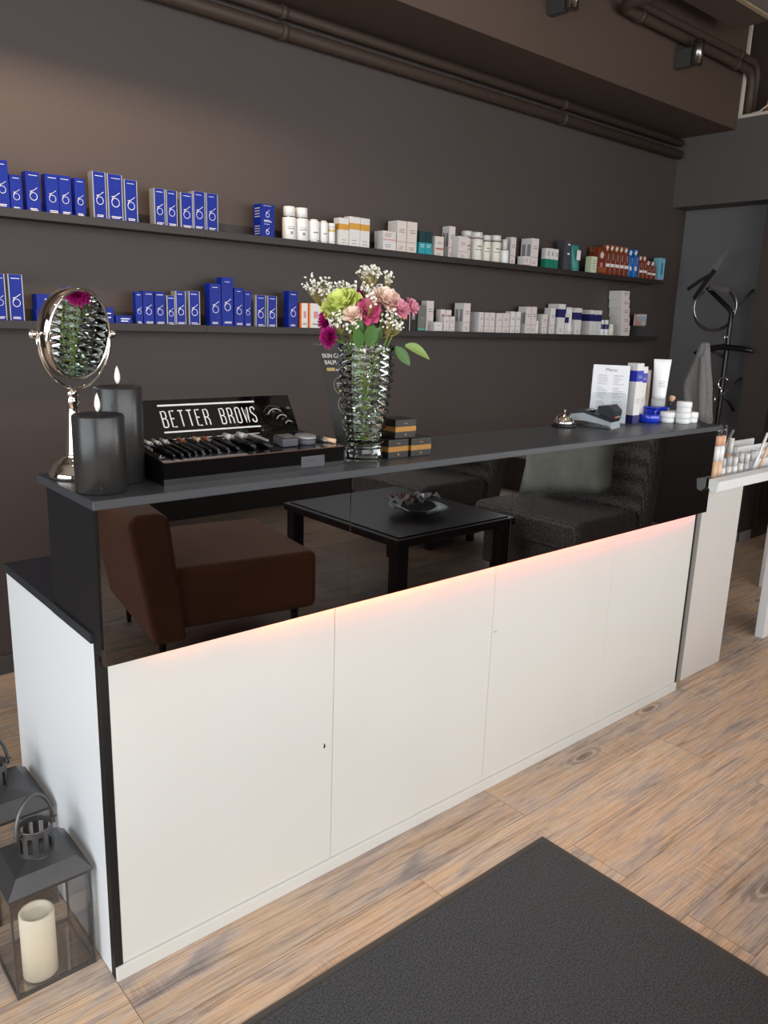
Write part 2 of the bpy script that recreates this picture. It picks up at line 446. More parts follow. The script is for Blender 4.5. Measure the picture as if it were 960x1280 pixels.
struct('door_1', MB().box(5.20, 5.68, .955, .983, .012, 2.05, 'darkwood', .003).box(5.27, 5.61, .948, .956, .25, .95, 'darkwood', .004).box(5.27, 5.61, .948, .956, 1.1, 1.9, 'darkwood', .004))
struct('baseboard_back', MB().box(XL, 5.22, 1.784, 1.80, 0, .078, 'base', .003))
struct('baseboard_column', MB().box(5.016, 5.03, .972, 1.105, 0, .07, 'lightbase', .002).box(5.016, 5.195, .971, .985, 0, .07, 'lightbase', .002))
struct('baseboard_alcove', MB().box(5.216, 5.23, 1.106, 1.784, 0, .07, 'lightbase', .002))
struct('trim_1', MB().box(5.0305, 5.046, 1.366, 1.389, 2.874, H0, 'trim', .002))
struct('trim_2', MB().box(5.022, 5.05, .2, 1.364, 2.873, 2.893, 'trim', .002))

# pipes under and along the beam
def pipe(name, label, pts, r, clamps, mtl='pipe', group=None):
    t = thing(name, label, 'pipe', pts[0], group)
    MB().tube(pts, r, mtl, 14).build('tube', t)
    for c, ax in clamps:
        k = MB()
        if ax == 'x': k.tube([(c[0]-.015, c[1], c[2]), (c[0]+.015, c[1], c[2])], r*1.22, mtl, 14).box(c[0]-.012, c[0]+.012, c[1], c[3], c[2]-.012, c[2]+.012, mtl)
        else: k.tube([(c[0], c[1], c[2]-.015), (c[0], c[1], c[2]+.015)], r*1.22, mtl, 14)
        k.build('clamp', t)
    return t
pipe('heating_pipe', 'lower of the two dark pipes running along the wall under the soffit', [(-2.8, 1.757, 2.685), (1.6, 1.757, 2.685), (4.98, 1.757, 2.685)], .03, [((1.61, 1.757, 2.685, 1.799), 'x'), ((3.62, 1.757, 2.685, 1.799), 'x')], group='pipes under the soffit')
pipe('heating_pipe', 'upper of the two dark pipes running along the wall under the soffit', [(-2.8, 1.757, 2.762), (1.6, 1.757, 2.762), (4.98, 1.757, 2.762)], .024, [((1.61, 1.757, 2.762, 1.799), 'x'), ((3.62, 1.757, 2.762, 1.799), 'x')], group='pipes under the soffit')
def arc(c, r, a0, a1, u, v, n=7):
    c, u, v = Vector(c), Vector(u), Vector(v)
    return [tuple(c + r * (math.cos(a0 + (a1-a0)*i/n) * u + math.sin(a0 + (a1-a0)*i/n) * v)) for i in range(n + 1)]

def elbow_pipe(name, label, y, z, x0, x1, r, clamps):
    a = arc((x0 + .07, y - .07, z), .07, PI, PI/2, (1, 0, 0), (0, 1, 0))
    b = arc((x1 - .09, y, z - .09), .09, PI/2, 0, (1, 0, 0), (0, 0, 1))
    t = pipe(name, label, [(x0, y - 1.3, z)] + a + b + [(x1, y, 2.874)], r, [], group='pipes along the beam face')
    for x in clamps:
        MB().tube([(x-.02, y, z), (x+.02, y, z)], r*1.25, 'pipe', 14).box(x-.012, x+.012, y, 1.3895, z-.012, z+.012, 'pipe').build('clamp', t)
elbow_pipe('water_pipe', 'lower dark pipe along the beam face, elbowed beside the right wall spotlight', 1.340, 3.158, 3.50, 5.065, .027, (3.70, 4.83))
elbow_pipe('water_pipe', 'upper dark pipe along the beam face under the ceiling duct', 1.340, 3.216, 3.60, 5.128, .025, (4.86,))
# ceiling duct at the top right
t = thing('ceiling_duct', 'brown boxed ceiling duct with a cream edge at the top right corner', 'duct', (3.4, 1.1, 3.27))
MB().box(2.6, 4.56, 1.02, 1.235, 3.27, 3.45, 'plate', .006).build('panel', t)
MB().box(2.6, 4.54, .985, 1.0199, 3.266, 3.30, 'creamedge', .003).build('edge_strip', t)
MB().box(2.6, 4.5, .45, .9849, 3.27, 3.31, 'ceil', .004).build('grille_panel', t)
for x in (2.8, 4.2): MB().cyl((x, 1.12, 3.449), .008, H0-3.449, 'pipe', 8).build('hanger_rod', t)
o = MB().tube([(5.05, 1.21, 2.893), (5.055, 1.205, 2.96), (5.03, 1.15, 3.12), (5.06, 1.05, 3.25), (5.12, .95, 3.4), (5.12, .95, H0)], .007, 'copper', 8).build('copper_wire')
tag(o, 'thin orange copper wire hanging beside the pipe elbow at the top right', 'wire')
m = MB(); rnd = random.Random(3)
m.tube([(5.05, 1.345-.04, 2.899), (5.045, 1.25, 2.90), (5.05, 1.19, 2.94), (5.06, 1.14, 3.0)], .006, 'cable', 6)
for k in range(9):
    a = rnd.uniform(-.5, .5); c = Vector((5.06 + rnd.uniform(-.015, .015), 1.12, 2.985)); pts = []
    for i in range(13):
        q = 2*PI*i/12; p = Vector((.02*math.sin(q*1.0+a), .05*math.cos(q), .085*math.sin(q)*.6 + .045*math.cos(q)*a))
        pts.append(tuple(c + p))
    m.tube(pts, .005, 'cable', 6, cap=False)
tag(m.build('cable_coil'), 'coil of white cable bundled on the ledge at the top right', 'cable')
# two wall spotlights on the beam
def spot(x, z, label):
    t = thing('wall_spotlight', label, 'spotlight', (x, 1.39, z), 'spotlights on the beam')
    MB().box(x, x+.045, 1.285, 1.3895, z, z+.10, 'greybox', .003).build('mounting_box', t)
    MB().lathe([(0, .006), (.026, .006), (.028, 0), (.033, 0), (.033, .13), (.030, .133), (0, .133)], 'steel', (x+.02, 1.250, z), 28).build('lamp_tube', t)
    MB().tube([(x+.012, 1.383, z+.10), (x+.012, 1.384, z+.155)], .004, 'pipe', 6).build('cable', t)
    return t
spot(2.95, 2.99, 'dark chrome cylinder spotlight cut off by the top edge of the photo')
spot(4.17, 3.0, 'dark chrome cylinder spotlight on the beam below the elbowed pipes')

# ------------------------------------------------------------------ wall shelves (picture ledges)
ZU, ZL = 1.806, 1.413
def ledge(x0, x1, zt, label):
    t = thing('wall_shelf', label, 'shelf', ((x0+x1)/2, 1.80, zt-.03), 'picture ledges on the back wall')
    MB().box(x0, x1, 1.6905, 1.799, zt-.026, zt-.0102, 'shelf').build('shelf_board', t)
    MB().box(x0, x1, 1.679, 1.6902, zt-.030, zt+.0005, 'shelf', .0012).build('front_lip', t)
    MB().box(x0, x1, 1.789, 1.7995, zt-.0100, zt+.045, 'shelf', .0012).build('back_rail', t)
for zt, nm in ((ZU+.0102, 'upper'), (ZL+.0102, 'lower')):
    segs = ((-.05, 1.1745, 'left end, blue cartons on it'), (1.1755, 2.38, 'second from left'), (2.381, 3.6, 'third from left'), (3.601, 4.815, 'right end'))
    for a, b, d in segs: ledge(a, b, zt, 'dark brown picture ledge of the %s row, %s' % (nm, d))
ITEMS=[
("blue",0.3545,0.4,1.693,1.806,0.1713,0.046,"tall blue carton cut off by the photo's left edge, upper shelf"),
("blue",0.4038,0.4449,1.693,1.806,0.1268,0.041,"short blue carton beside the cut-off tall one, upper shelf far left"),
("blue",0.4594,0.5086,1.693,1.806,0.146,0.046,"broad blue carton standing alone between the short one and the dark-sided trio, upper shelf"),
("blue",0.5286,0.5749,1.693,1.806,0.1461,0.046,"left one of the three plain blue cartons before the silver-sided trio, upper shelf"),
("blue",0.577,0.6222,1.693,1.806,0.147,0.045,"middle one of the three plain blue cartons before the silver-sided trio, upper shelf"),
("blue",0.6357,0.675,1.693,1.806,0.146,0.039,"blue carton with glossy top, directly left of the tall silver-sided trio, upper shelf"),
("silver",0.7051,0.7567,1.693,1.806,0.1798,0.046,"tallest silver-sided blue carton, left of its trio, upper shelf"),
("silver",0.7629,0.8222,1.693,1.806,0.1786,0.046,"silver-sided blue carton in the middle of the tall trio, upper shelf"),
("silver",0.8294,0.8827,1.693,1.806,0.1665,0.046,"shortest silver-sided blue carton at the right of the tall trio, upper shelf"),
("silver",0.9533,0.9999,1.693,1.806,0.1499,0.046,"silver-sided blue carton at the left end of the row of five, upper shelf"),
("silver",1.0052,1.0535,1.693,1.806,0.1494,0.046,"second silver-sided blue carton from the left in the row of five, upper shelf"),
("silver",1.0689,1.1232,1.693,1.806,0.1483,0.046,"shortest, middle silver-sided blue carton in the row of five, upper shelf"),
("silver",1.127,1.1807,1.693,1.806,0.1601,0.046,"fourth silver-sided blue carton in the row of five, upper shelf"),
("silver",1.1864,1.2413,1.693,1.806,0.1595,0.046,"silver-sided blue carton at the right end of the row of five, upper shelf"),
("bluesq",1.4544,1.526,1.693,1.806,0.0696,0.062,"small square blue carton, lower one of the pair stacked alone on the upper shelf"),
("bluesq",1.4547,1.5259,1.693,1.8756,0.0781,0.062,"small square blue carton on top of its twin, upper shelf"),
("bottle",1.5949,1.6588,1.693,1.806,0.1559,0.046,"white cylindrical bottle at the left end of the white products, upper shelf"),
("bottle",1.6585,1.7081,1.741,1.806,0.1541,0.046,"white bottle half hidden behind the two tall ones, upper shelf"),
("bottle",1.6611,1.7302,1.693,1.806,0.157,0.046,"second tall white bottle from the left, with grey neck ring, upper shelf"),
("flipbottle",1.7328,1.7916,1.693,1.806,0.1136,0.046,"left short white bottle standing on its grey-ringed cap, upper shelf"),
("flipbottle",1.7949,1.8374,1.693,1.806,0.1127,0.042,"right short white bottle standing on its cap, upper shelf"),
("goldbottle",1.8412,1.8796,1.693,1.806,0.1053,0.038,"short white bottle with a thin gold band, left of the gold-banded boxes, upper shelf"),
("gold",1.8937,1.9524,1.693,1.806,0.1351,0.046,"white box with gold band, left one of the three, upper shelf"),
("gold",1.9561,2.0221,1.693,1.806,0.1473,0.046,"white box with gold band, middle one of the three, upper shelf"),
("gold",2.0246,2.0833,1.693,1.806,0.1467,0.046,"white box with gold band, right one of the three, upper shelf"),
("whiteflat",2.1743,2.2606,1.693,1.806,0.0496,0.07,"flat white box under its twin, left of the two cream boxes, upper shelf"),
("whiteflat",2.1721,2.2581,1.693,1.8556,0.0528,0.07,"flat white box on top of its twin, left of the two cream boxes, upper shelf"),
("cream",2.2661,2.3295,1.693,1.806,0.1601,0.075,"tall cream-fronted white box, left one of the pair, upper shelf"),
("cream",2.3351,2.4028,1.693,1.806,0.1618,0.075,"tall cream-fronted white box touching the teal box, upper shelf"),
("teal",2.4211,2.4644,1.693,1.806,0.1234,0.043,"dark-topped teal box, left one of the pair, upper shelf"),
("teal",2.4673,2.5143,1.693,1.806,0.1239,0.046,"dark-topped teal box, right one of the pair, upper shelf"),
("redstripe",2.5385,2.6016,1.693,1.806,0.1091,0.046,"small white box with a red stripe beside the teal pair, upper shelf"),
("whitebig",2.6873,2.7343,1.741,1.806,0.1768,0.055,"tall white box with a pink front standing behind the red-striped one, upper shelf"),
("white",2.7151,2.7881,1.693,1.806,0.1252,0.046,"white box half in front of the first cream bottle, upper shelf"),
("creambottle",2.8274,2.9028,1.741,1.806,0.1676,0.046,"cream bottle with clear cap behind the white box, upper shelf"),
("creambottle",2.8578,2.9305,1.693,1.806,0.1611,0.046,"tallest cream bottle with clear cap standing in front, upper shelf middle"),
("creambottle",2.9376,2.9949,1.693,1.806,0.1516,0.046,"shorter cream bottle just right of the tallest one, upper shelf"),
("creambottle",3.0137,3.0877,1.693,1.806,0.1583,0.046,"cream bottle with clear cap beside the white pump bottle, upper shelf"),
("pump",3.0954,3.1519,1.693,1.806,0.1431,0.046,"slim white pump bottle in front of a white box, upper shelf"),
("white",3.2036,3.2507,1.741,1.806,0.1657,0.046,"tall white box behind the slim pump bottle, upper shelf"),
("whiteflat",3.2758,3.3352,1.693,1.806,0.0623,0.05,"flat white box leaning low before the big white box, upper shelf"),
("whitebig",3.3401,3.4027,1.693,1.806,0.1691,0.085,"big white box with printed grey panels on its side, upper shelf"),
("green",3.4763,3.5114,1.693,1.806,0.1247,0.035,"white and green box, left one of the three, upper shelf"),
("green",3.5153,3.5547,1.693,1.806,0.1257,0.039,"white and green box, middle one of the three, upper shelf"),
("green",3.5588,3.5987,1.693,1.806,0.1246,0.04,"white and green box, right one of the three, upper shelf"),
("charcoal",3.6592,3.7208,1.693,1.806,0.1851,0.06,"charcoal box with white lettering between green box and teal tube, upper shelf"),
("tealtube",3.7958,3.8424,1.741,1.806,0.1674,0.046,"narrow teal tube beside the charcoal box, upper shelf"),
("tealtube",3.7676,3.848,1.693,1.806,0.1709,0.046,"wide teal tube with a white label and crimped top, upper shelf"),
("palegreen",3.9479,4.0098,1.693,1.806,0.1122,0.046,"small pale green box in front of the brown sun bottles, upper shelf"),
("brown",4.0292,4.0876,1.741,1.806,0.1796,0.046,"brown sachet bottle peeking over the pale green box, upper shelf"),
("flower",4.0225,4.1037,1.693,1.806,0.1753,0.046,"brown display carton with a big white blossom, upper shelf right"),
("brown",4.1063,4.1568,1.693,1.806,0.1982,0.046,"brown bottle with a white tag right of the blossom carton, upper shelf"),
("brown",4.1622,4.2105,1.693,1.806,0.2002,0.046,"second brown bottle right of the blossom carton, upper shelf"),
("brown",4.2162,4.2652,1.693,1.806,0.1997,0.046,"third brown bottle right of the blossom carton, upper shelf"),
("brown",4.2709,4.3206,1.693,1.806,0.1991,0.046,"fourth brown bottle right of the blossom carton, upper shelf"),
("brown",4.3264,4.3767,1.693,1.806,0.1986,0.046,"tall brown bottle touching the left blue bottle, upper shelf"),
("bluebottle",4.3855,4.4425,1.693,1.806,0.1882,0.046,"left one of the two bright blue bottles among brown ones, upper shelf"),
("bluebottle",4.448,4.5038,1.693,1.806,0.1931,0.046,"right one of the two bright blue bottles among brown ones, upper shelf"),
("brown",4.5132,4.5577,1.693,1.806,0.1586,0.044,"short brown bottle just right of the blue bottles, upper shelf"),
("brown",4.5627,4.6087,1.693,1.806,0.1597,0.046,"second short brown bottle right of the blue bottles, upper shelf"),
("brown",4.6166,4.6685,1.693,1.806,0.1321,0.046,"lowest brown bottle, third right of the blue ones, upper shelf"),
("brown",4.6738,4.7264,1.693,1.806,0.1309,0.046,"lowest brown bottle next to the light blue box, upper shelf"),
("lightblue",4.7655,4.8354,1.693,1.806,0.1622,0.05,"light blue and lilac box at the right end of the upper shelf"),
("silver",0.3219,0.3616,1.693,1.413,0.1742,0.04,"blue carton cut off by the photo's left edge, lower shelf"),
("silver",0.3727,0.4232,1.693,1.413,0.176,0.046,"second silver-edged blue carton from the left, lower shelf"),
("blueflat",0.4664,0.5583,1.693,1.413,0.0537,0.055,"long blue carton lying flat under another, behind the round mirror"),
("blueflat",0.4701,0.5617,1.693,1.4667,0.0559,0.055,"long blue carton lying on top of another, behind the round mirror"),
("blueflat",0.667,0.7653,1.693,1.413,0.0699,0.055,"long blue carton lying flat, seen right of the mirror rim, lower shelf"),
("blueflat",0.7729,0.8398,1.693,1.413,0.0402,0.05,"flattest blue carton lying alone right of the mirror, lower shelf"),
("blue",0.8589,0.888,1.693,1.413,0.1355,0.029,"dark narrow blue carton starting the row right of the mirror, lower shelf"),
("blue",0.8915,0.9368,1.693,1.413,0.1406,0.045,"second blue carton of the row right of the mirror, lower shelf"),
("blue",0.942,0.9864,1.693,1.413,0.1399,0.044,"third blue carton of the row right of the mirror, lower shelf"),
("silver",0.9944,1.0314,1.693,1.413,0.1276,0.037,"shortest silver-edged carton of the row right of the mirror, lower shelf"),
("silver",1.0353,1.0813,1.693,1.413,0.1476,0.046,"fifth carton, silver-edged, of the row right of the mirror, lower shelf"),
("silver",1.0962,1.1471,1.693,1.413,0.1506,0.046,"sixth carton ending the row right of the mirror, lower shelf"),
("blue",1.1955,1.2502,1.693,1.413,0.1873,0.046,"tall blue carton left of the very tallest one, lower shelf"),
("blue",1.2544,1.3103,1.693,1.413,0.2158,0.046,"very tallest blue carton on the lower shelf"),
("blue",1.3173,1.3642,1.693,1.413,0.1749,0.046,"blue carton directly right of the very tallest one, lower shelf"),
("blue",1.3683,1.4036,1.693,1.413,0.1634,0.035,"narrow blue carton two right of the very tallest one, lower shelf"),
("silver",1.4266,1.4794,1.693,1.413,0.1491,0.046,"left one of two low silver-edged cartons, lower shelf middle"),
("silver",1.4893,1.5393,1.693,1.413,0.1483,0.046,"right one of two low silver-edged cartons, lower shelf middle"),
("blue",1.6058,1.6569,1.693,1.413,0.1752,0.046,"blue carton standing alone left of the orange-striped boxes, lower shelf"),
("orange",1.6741,1.7149,1.693,1.413,0.1234,0.041,"white box with an orange left edge beside the lone blue carton, lower shelf"),
("orange",1.7205,1.7938,1.693,1.413,0.1247,0.046,"wider orange-striped white box behind the baby's breath, lower shelf"),
("orange",1.801,1.8641,1.693,1.413,0.125,0.046,"orange-edged white box mostly hidden by the bouquet, lower shelf"),
("black",2.2546,2.3049,1.693,1.413,0.1663,0.046,"black box with thin white edge behind the pink carnation, lower shelf"),
("black",2.3133,2.3675,1.693,1.413,0.1688,0.046,"middle black box with orange spot right of the bouquet, lower shelf"),
("black",2.3733,2.4226,1.693,1.413,0.1672,0.046,"black box touching the grey-green one, right of the bouquet, lower shelf"),
("greygreen",2.4379,2.4912,1.693,1.413,0.143,0.046,"grey-green box with a turquoise base line, lower shelf"),
("white",2.5423,2.5961,1.741,1.413,0.1699,0.046,"tall white box beside the grey-green one, lower shelf"),
("white",2.5604,2.622,1.693,1.413,0.0588,0.046,"lowest little white box, lower shelf middle"),
("pinkwhite",2.6517,2.6901,1.741,1.413,0.1276,0.038,"left slim white box with pink print, standing in the back, lower shelf"),
("pinkwhite",2.6959,2.7361,1.741,1.413,0.1261,0.04,"right slim white box with pink print, standing in the back, lower shelf"),
("white",2.6333,2.6754,1.693,1.413,0.0895,0.042,"left of two small white boxes in front of the slim pink ones, lower shelf"),
("white",2.6804,2.7185,1.693,1.413,0.0908,0.038,"right of two small white boxes in front of the slim pink ones, lower shelf"),
("whitebig",2.7864,2.8389,1.693,1.413,0.1669,0.075,"big square white box standing high in the middle, lower shelf"),
("white",2.9143,2.9537,1.693,1.413,0.122,0.07,"white box with a wide bluish side, right of the big square one, lower shelf"),
("white",2.964,3.0019,1.693,1.413,0.1209,0.038,"first slim white box after the bluish-sided one, lower shelf"),
("white",3.006,3.0506,1.693,1.413,0.1223,0.045,"second slim white box after the bluish-sided one, lower shelf"),
("white",3.0661,3.1158,1.693,1.413,0.1211,0.046,"third slim white box after the bluish-sided one, lower shelf"),
("white",3.1228,3.1813,1.693,1.413,0.123,0.046,"fourth slim white box after the bluish-sided one, lower shelf"),
("white",3.1908,3.2348,1.693,1.413,0.1346,0.044,"fifth slim white box after the bluish-sided one, lower shelf"),
("white",3.2422,3.2831,1.693,1.413,0.1344,0.041,"slim white box touching the tall pair, lower shelf"),
("whitebig",3.3339,3.3796,1.693,1.413,0.167,0.065,"left one of the tall white pair right of the slim boxes, lower shelf"),
("whitebig",3.3849,3.432,1.693,1.413,0.1688,0.065,"right one of the tall white pair right of the slim boxes, lower shelf"),
("tinytube",3.4408,3.4674,1.693,1.413,0.088,0.027,"tiny white tube before the plain white box, lower shelf"),
("white",3.4932,3.5425,1.693,1.413,0.1282,0.05,"plain white box behind the tiny tube, lower shelf"),
("white",3.568,3.6166,1.693,1.413,0.1682,0.05,"tall plain white box left of the first navy-banded one, lower shelf"),
("navy",3.6475,3.7179,1.693,1.413,0.1958,0.085,"tallest white box with a navy band, lower shelf right"),
("navy",3.7261,3.7598,1.693,1.413,0.139,0.034,"small white box with a navy band beside the tallest one, lower shelf"),
("tube",3.7611,3.825,1.693,1.413,0.1802,0.046,"white tube standing between navy-banded boxes, lower shelf"),
("navy",3.8347,3.8945,1.693,1.413,0.1778,0.046,"slim white box with navy band right of the white tube, lower shelf"),
("navy",3.9924,4.0284,1.693,1.413,0.1707,0.075,"broad-sided white box with navy band, left of three, lower shelf"),
("navy",4.0331,4.0722,1.693,1.413,0.1691,0.075,"white box with navy band, middle of three, lower shelf"),
("navy",4.0775,4.1198,1.693,1.413,0.1706,0.075,"white box with navy band, right of three, lower shelf"),
("navybottle",4.1295,4.1761,1.693,1.413,0.11,0.046,"left little bottle with navy band before the carton tower, lower shelf"),
("navybottle",4.1816,4.2269,1.693,1.413,0.1113,0.045,"right little bottle with navy band before the carton tower, lower shelf"),
("tinytube",4.2387,4.2924,1.693,1.413,0.0838,0.046,"small cream bottle at the foot of the carton tower, lower shelf"),
("tower",4.3706,4.4699,1.693,1.413,0.0792,0.1,"white carton at the bottom of the tower of five, lower shelf"),
("tower",4.3582,4.4571,1.693,1.4922,0.0564,0.1,"second carton from the bottom of the white tower of five, lower shelf"),
("tower",4.3478,4.4463,1.693,1.5486,0.0587,0.1,"middle carton of the white tower of five, lower shelf"),
("tower",4.3371,4.4352,1.693,1.6073,0.0582,0.1,"fourth carton up in the white tower of five, lower shelf"),
("tower",4.3266,4.4244,1.693,1.6655,0.0567,0.1,"white carton on top of the tower of five, lower shelf"),
]
# ------------------------------------------------------------------ products on the shelves
def marks(m, x0, x1, y, z0, h, lst, e=.0003):
    """flat prints on a front face; u,v in 0..1 of the face"""
    w = x1 - x0
    for c, u0, u1, v0, v1 in lst:
        m.box(x0 + w*u0, x0 + w*u1, y - e, y, z0 + h*v0, z0 + h*v1, c)
def swirl(m, cx, y, cz, r, mt='silverprint', t=.0016):
    """ring with two strokes crossing at its upper left"""
    n = 20
    for i in range(n):
        a, b = 2*PI*i/n, 2*PI*(i+1)/n
        P = [(cx + q*math.cos(x), y - .0004, cz + q*1.05*math.sin(x)) for q, x in ((r, a), (r, b), (r - t, b), (r - t, a))]
        m.prism(P, (0, .0004, 0), mt)
    def stroke(x0, z0, x1, z1):
        d = Vector((x1 - x0, 0, z1 - z0)); n_ = Vector((-d.z, 0, d.x)).normalized() * t * .5
        a, b = Vector((cx + x0, y - .0005, cz + z0)), Vector((cx + x1, y - .0005, cz + z1))
        m.prism([a - n_, b - n_, b + n_, a + n_], (0, .0005, 0), mt)
    stroke(-r*.98, r*.25, -r*.55, r*1.25); stroke(-r*.75, r*.95, r*1.1, r*2.35); stroke(-r*1.0, r*1.25, r*.15, r*1.55)
def lines(m, x0, x1, y, z, n, dz, mt, rnd, hgt=.0016):
    for i in range(n):
        a = x0 + (x1-x0)*rnd.uniform(0, .12); b = x1 - (x1-x0)*rnd.uniform(0, .3)
        m.box(a, b, y - .0003, y, z - i*dz, z - i*dz + hgt, mt)

def carton(name, label, group, x0, x1, y, z0, h, d, front, side=None, extra=None, cat='carton', bev=.0008):
    side = side or front
    t = MB().box(x0, x1, y, y + d, z0, z0 + h, side, bev, 1, sides={'-y': front, '+z': side}).build(name)
    tag(t, label, cat, group)
    if extra:
        m = MB(); extra(m); m.build('printing', t)
    return t
def bottle(name, label, group, x0, x1, y, z0, h, body, cap, capfrac, neck=None, nf=.86, extra=None, cat='bottle'):
    r = (x1 - x0) / 2; cx, cy = (x0 + x1) / 2, y + r; hb = h * (1 - capfrac); s = min(.004, r*.3)
    t = MB().lathe([(0, 0), (r - s*.5, 0), (r, s*.5), (r, hb - s), (r - s*.4, hb - s*.3), (r*nf*.9, hb), (0, hb)], body, (cx, cy, z0), 20).build(name)
    tag(t, label, cat, group)
    rc = r * nf
    MB().lathe([(0, hb + .0003), (rc, hb + .0003), (rc, h - .002), (rc - .002, h), (0, h)], cap, (cx, cy, z0), 20).build('cap', t)
    if neck: MB().lathe([(rc + .0006, hb - .0005), (rc + .0009, hb + .004), (rc + .0003, hb + .0042)], neck, (cx, cy, z0), 20).build('neck_ring', t)
    if extra:
        m = MB(); extra(m, cx, cy, r); m.build('printing', t)
    return t
def cylband(m, cx, cy, r, z0, z1, mt, a0=0, a1=2*PI, n=20):
    m.grid([[(cx + (r+.0004)*math.cos(a0+(a1-a0)*i/n), cy + (r+.0004)*math.sin(a0+(a1-a0)*i/n), z) for i in range(n+1)] for z in (z0, z1)], mt)
G = {'blue': 'blue cartons on the ledges', 'w': 'white products on the ledges', 'b': 'brown sun products on the upper ledge'}
for kind, x0, x1, y, z0, h, d, label in ITEMS:
    rnd = random.Random(label); w = x1 - x0; cx = (x0+x1)/2
    if kind in ('blue', 'silver', 'bluesq'):
        def ex(m):
            swirl(m, cx, y, z0 + h*.42, min(w*.27, h*.12), t=max(.0008, w*.028))
            lines(m, x0 + w*.18, x1 - w*.1, y, z0 + h*.12, 2, .005, 'whiteprint', rnd, .0024)
            lines(m, x0 + w*.18, x1 - w*.15, y, z0 + h*.91, 1, .004, 'silverprint', rnd, .0016)
            if kind == 'silver':
                m.box(x0, x0 + .003, y - .0002, y + .0001, z0, z0 + h, 'silverside'); m.box(x1 - .003, x1, y - .0002, y + .0001, z0, z0 + h, 'silverside')
            if kind == 'bluesq':
                for k in range(4): m.box(x0 - .0003, x0, y + d*.12, y + d*.8, z0 + h*(.3 + .15*k), z0 + h*(.36 + .15*k), 'silverprint')
        carton('product_carton', label, G['blue'], x0, x1, y, z0, h, d, 'blue', 'silverside' if kind == 'silver' else 'blue', ex)
    elif kind == 'blueflat':
        def ex(m):
            lines(m, x0 + w*.3, x1 - w*.1, y, z0 + h*.65, 2, h*.22, 'silverprint', rnd, .003)
        carton('product_carton', label, G['blue'], x0, x1, y, z0, h, d, 'blue', 'blue', ex)
    elif kind in ('white', 'whitebig', 'whiteflat', 'pinkwhite', 'cream', 'redstripe', 'tower'):
        f = {'cream': 'cardcream', 'whitebig': 'cardpink', 'redstripe': 'cardcream', 'pinkwhite': 'cardpink', 'tower': 'cardpink'}.get(kind, rnd.choice(['card', 'cardpink', 'cardpink']))
        def ex(m):
            if kind == 'tower': lines(m, x0 + w*.3, x1 - w*.1, y, z0 + h*.7, 2, h*.2, 'greyprint', rnd, h*.08); return
            if kind == 'whiteflat':
                marks(m, x0, x1, y, z0, h, [('pink', 0, 1, .18, .26)]); lines(m, x0 + w*.1, x1 - w*.3, y, z0 + h*.7, 2, h*.2, 'greyprint', rnd, h*.07); return
            lines(m, x0 + w*.2, x1 - w*.1, y, z0 + h*.72, 2, h*.07, 'greyprint', rnd, h*.025)
            marks(m, x0, x1, y, z0, h, [('greyprint', .0, 1, .36, .375)])
            lines(m, x0 + w*.2, x1 - w*.2, y, z0 + h*.2, 2, h*.06, 'greyprint', rnd, h*.02)
            if kind == 'redstripe': marks(m, x0, x1, y, z0, h, [('red', .1, 1, .4, .46)])
            if kind == 'pinkwhite': marks(m, x0, x1, y, z0, h, [('pink', .15, .85, .55, .8)])
            if kind == 'whitebig':
                for k in range(2): m.box(x0 - .0003, x0, y + d*(.12 + .45*k), y + d*(.42 + .45*k), z0 + h*.4, z0 + h*.8, 'greyprint')
        carton('white_carton', label, G['w'], x0, x1, y, z0, h, d, f, 'card', ex)
    elif kind == 'gold':
        def ex(m):
            marks(m, x0 - .0001, x1 + .0001, y, z0, h, [('gold', 0, 1, .60, .80)]); m.box(x0 - .0003, x0, y, y + d, z0 + h*.6, z0 + h*.8, 'gold')
            lines(m, x0 + w*.2, x1 - w*.2, y, z0 + h*.25, 2, h*.1, 'greyprint', rnd, h*.02)
        carton('white_carton', label, 'gold banded boxes on the upper ledge', x0, x1, y, z0, h, d, 'card', 'card', ex)
    elif kind == 'teal':
        def ex(m):
            marks(m, x0, x1, y, z0, h, [('tealdark', 0, 1, .55, 1)]); m.box(x0 - .0003, x0, y, y + d, z0 + h*.55, z0 + h, 'tealdark')
            lines(m, x0 + w*.2, x1 - w*.1, y, z0 + h*.45, 2, h*.08, 'whiteprint', rnd, h*.025)
        carton('teal_carton', label, 'teal boxes on the upper ledge', x0, x1, y, z0, h, d, 'teal', 'teal', ex)
    elif kind == 'green':
        def ex(m):
            marks(m, x0, x1, y, z0, h, [('green', 0, 1, 0, .5), ('greyprint', .5, .75, .65, .85)]); m.box(x0 - .0003, x0, y, y + d, z0, z0 + h*.5, 'green')
        carton('green_white_carton', label, 'white and green boxes on the upper ledge', x0, x1, y, z0, h, d, 'card', 'card', ex)
    elif kind == 'charcoal':
        def ex(m): lines(m, x0 + w*.45, x1 - w*.05, y, z0 + h*.85, 2, h*.3, 'whiteprint', rnd, h*.05)
        carton('charcoal_carton', label, None, x0, x1, y, z0, h, d, 'charcoal', 'charcoal', ex)
    elif kind == 'palegreen':
        def ex(m): lines(m, x0 + w*.2, x1 - w*.2, y, z0 + h*.75, 4, h*.15, 'greyprint', rnd, h*.03)
        carton('pale_green_carton', label, None, x0, x1, y, z0, h, d, 'palegreen', 'palegreen', ex)
    elif kind == 'lightblue':
        def ex(m):
            marks(m, x0, x1, y, z0, h, [('lilac', 0, 1, 0, .14), ('brightblue', .35, .6, .3, .8)]); m.box(x0 - .0003, x0, y, y + d, z0, z0 + h*.14, 'lilac')
        carton('light_blue_carton', label, None, x0, x1, y, z0, h, d, 'lightblue', 'lightblue', ex)
    elif kind == 'orange':
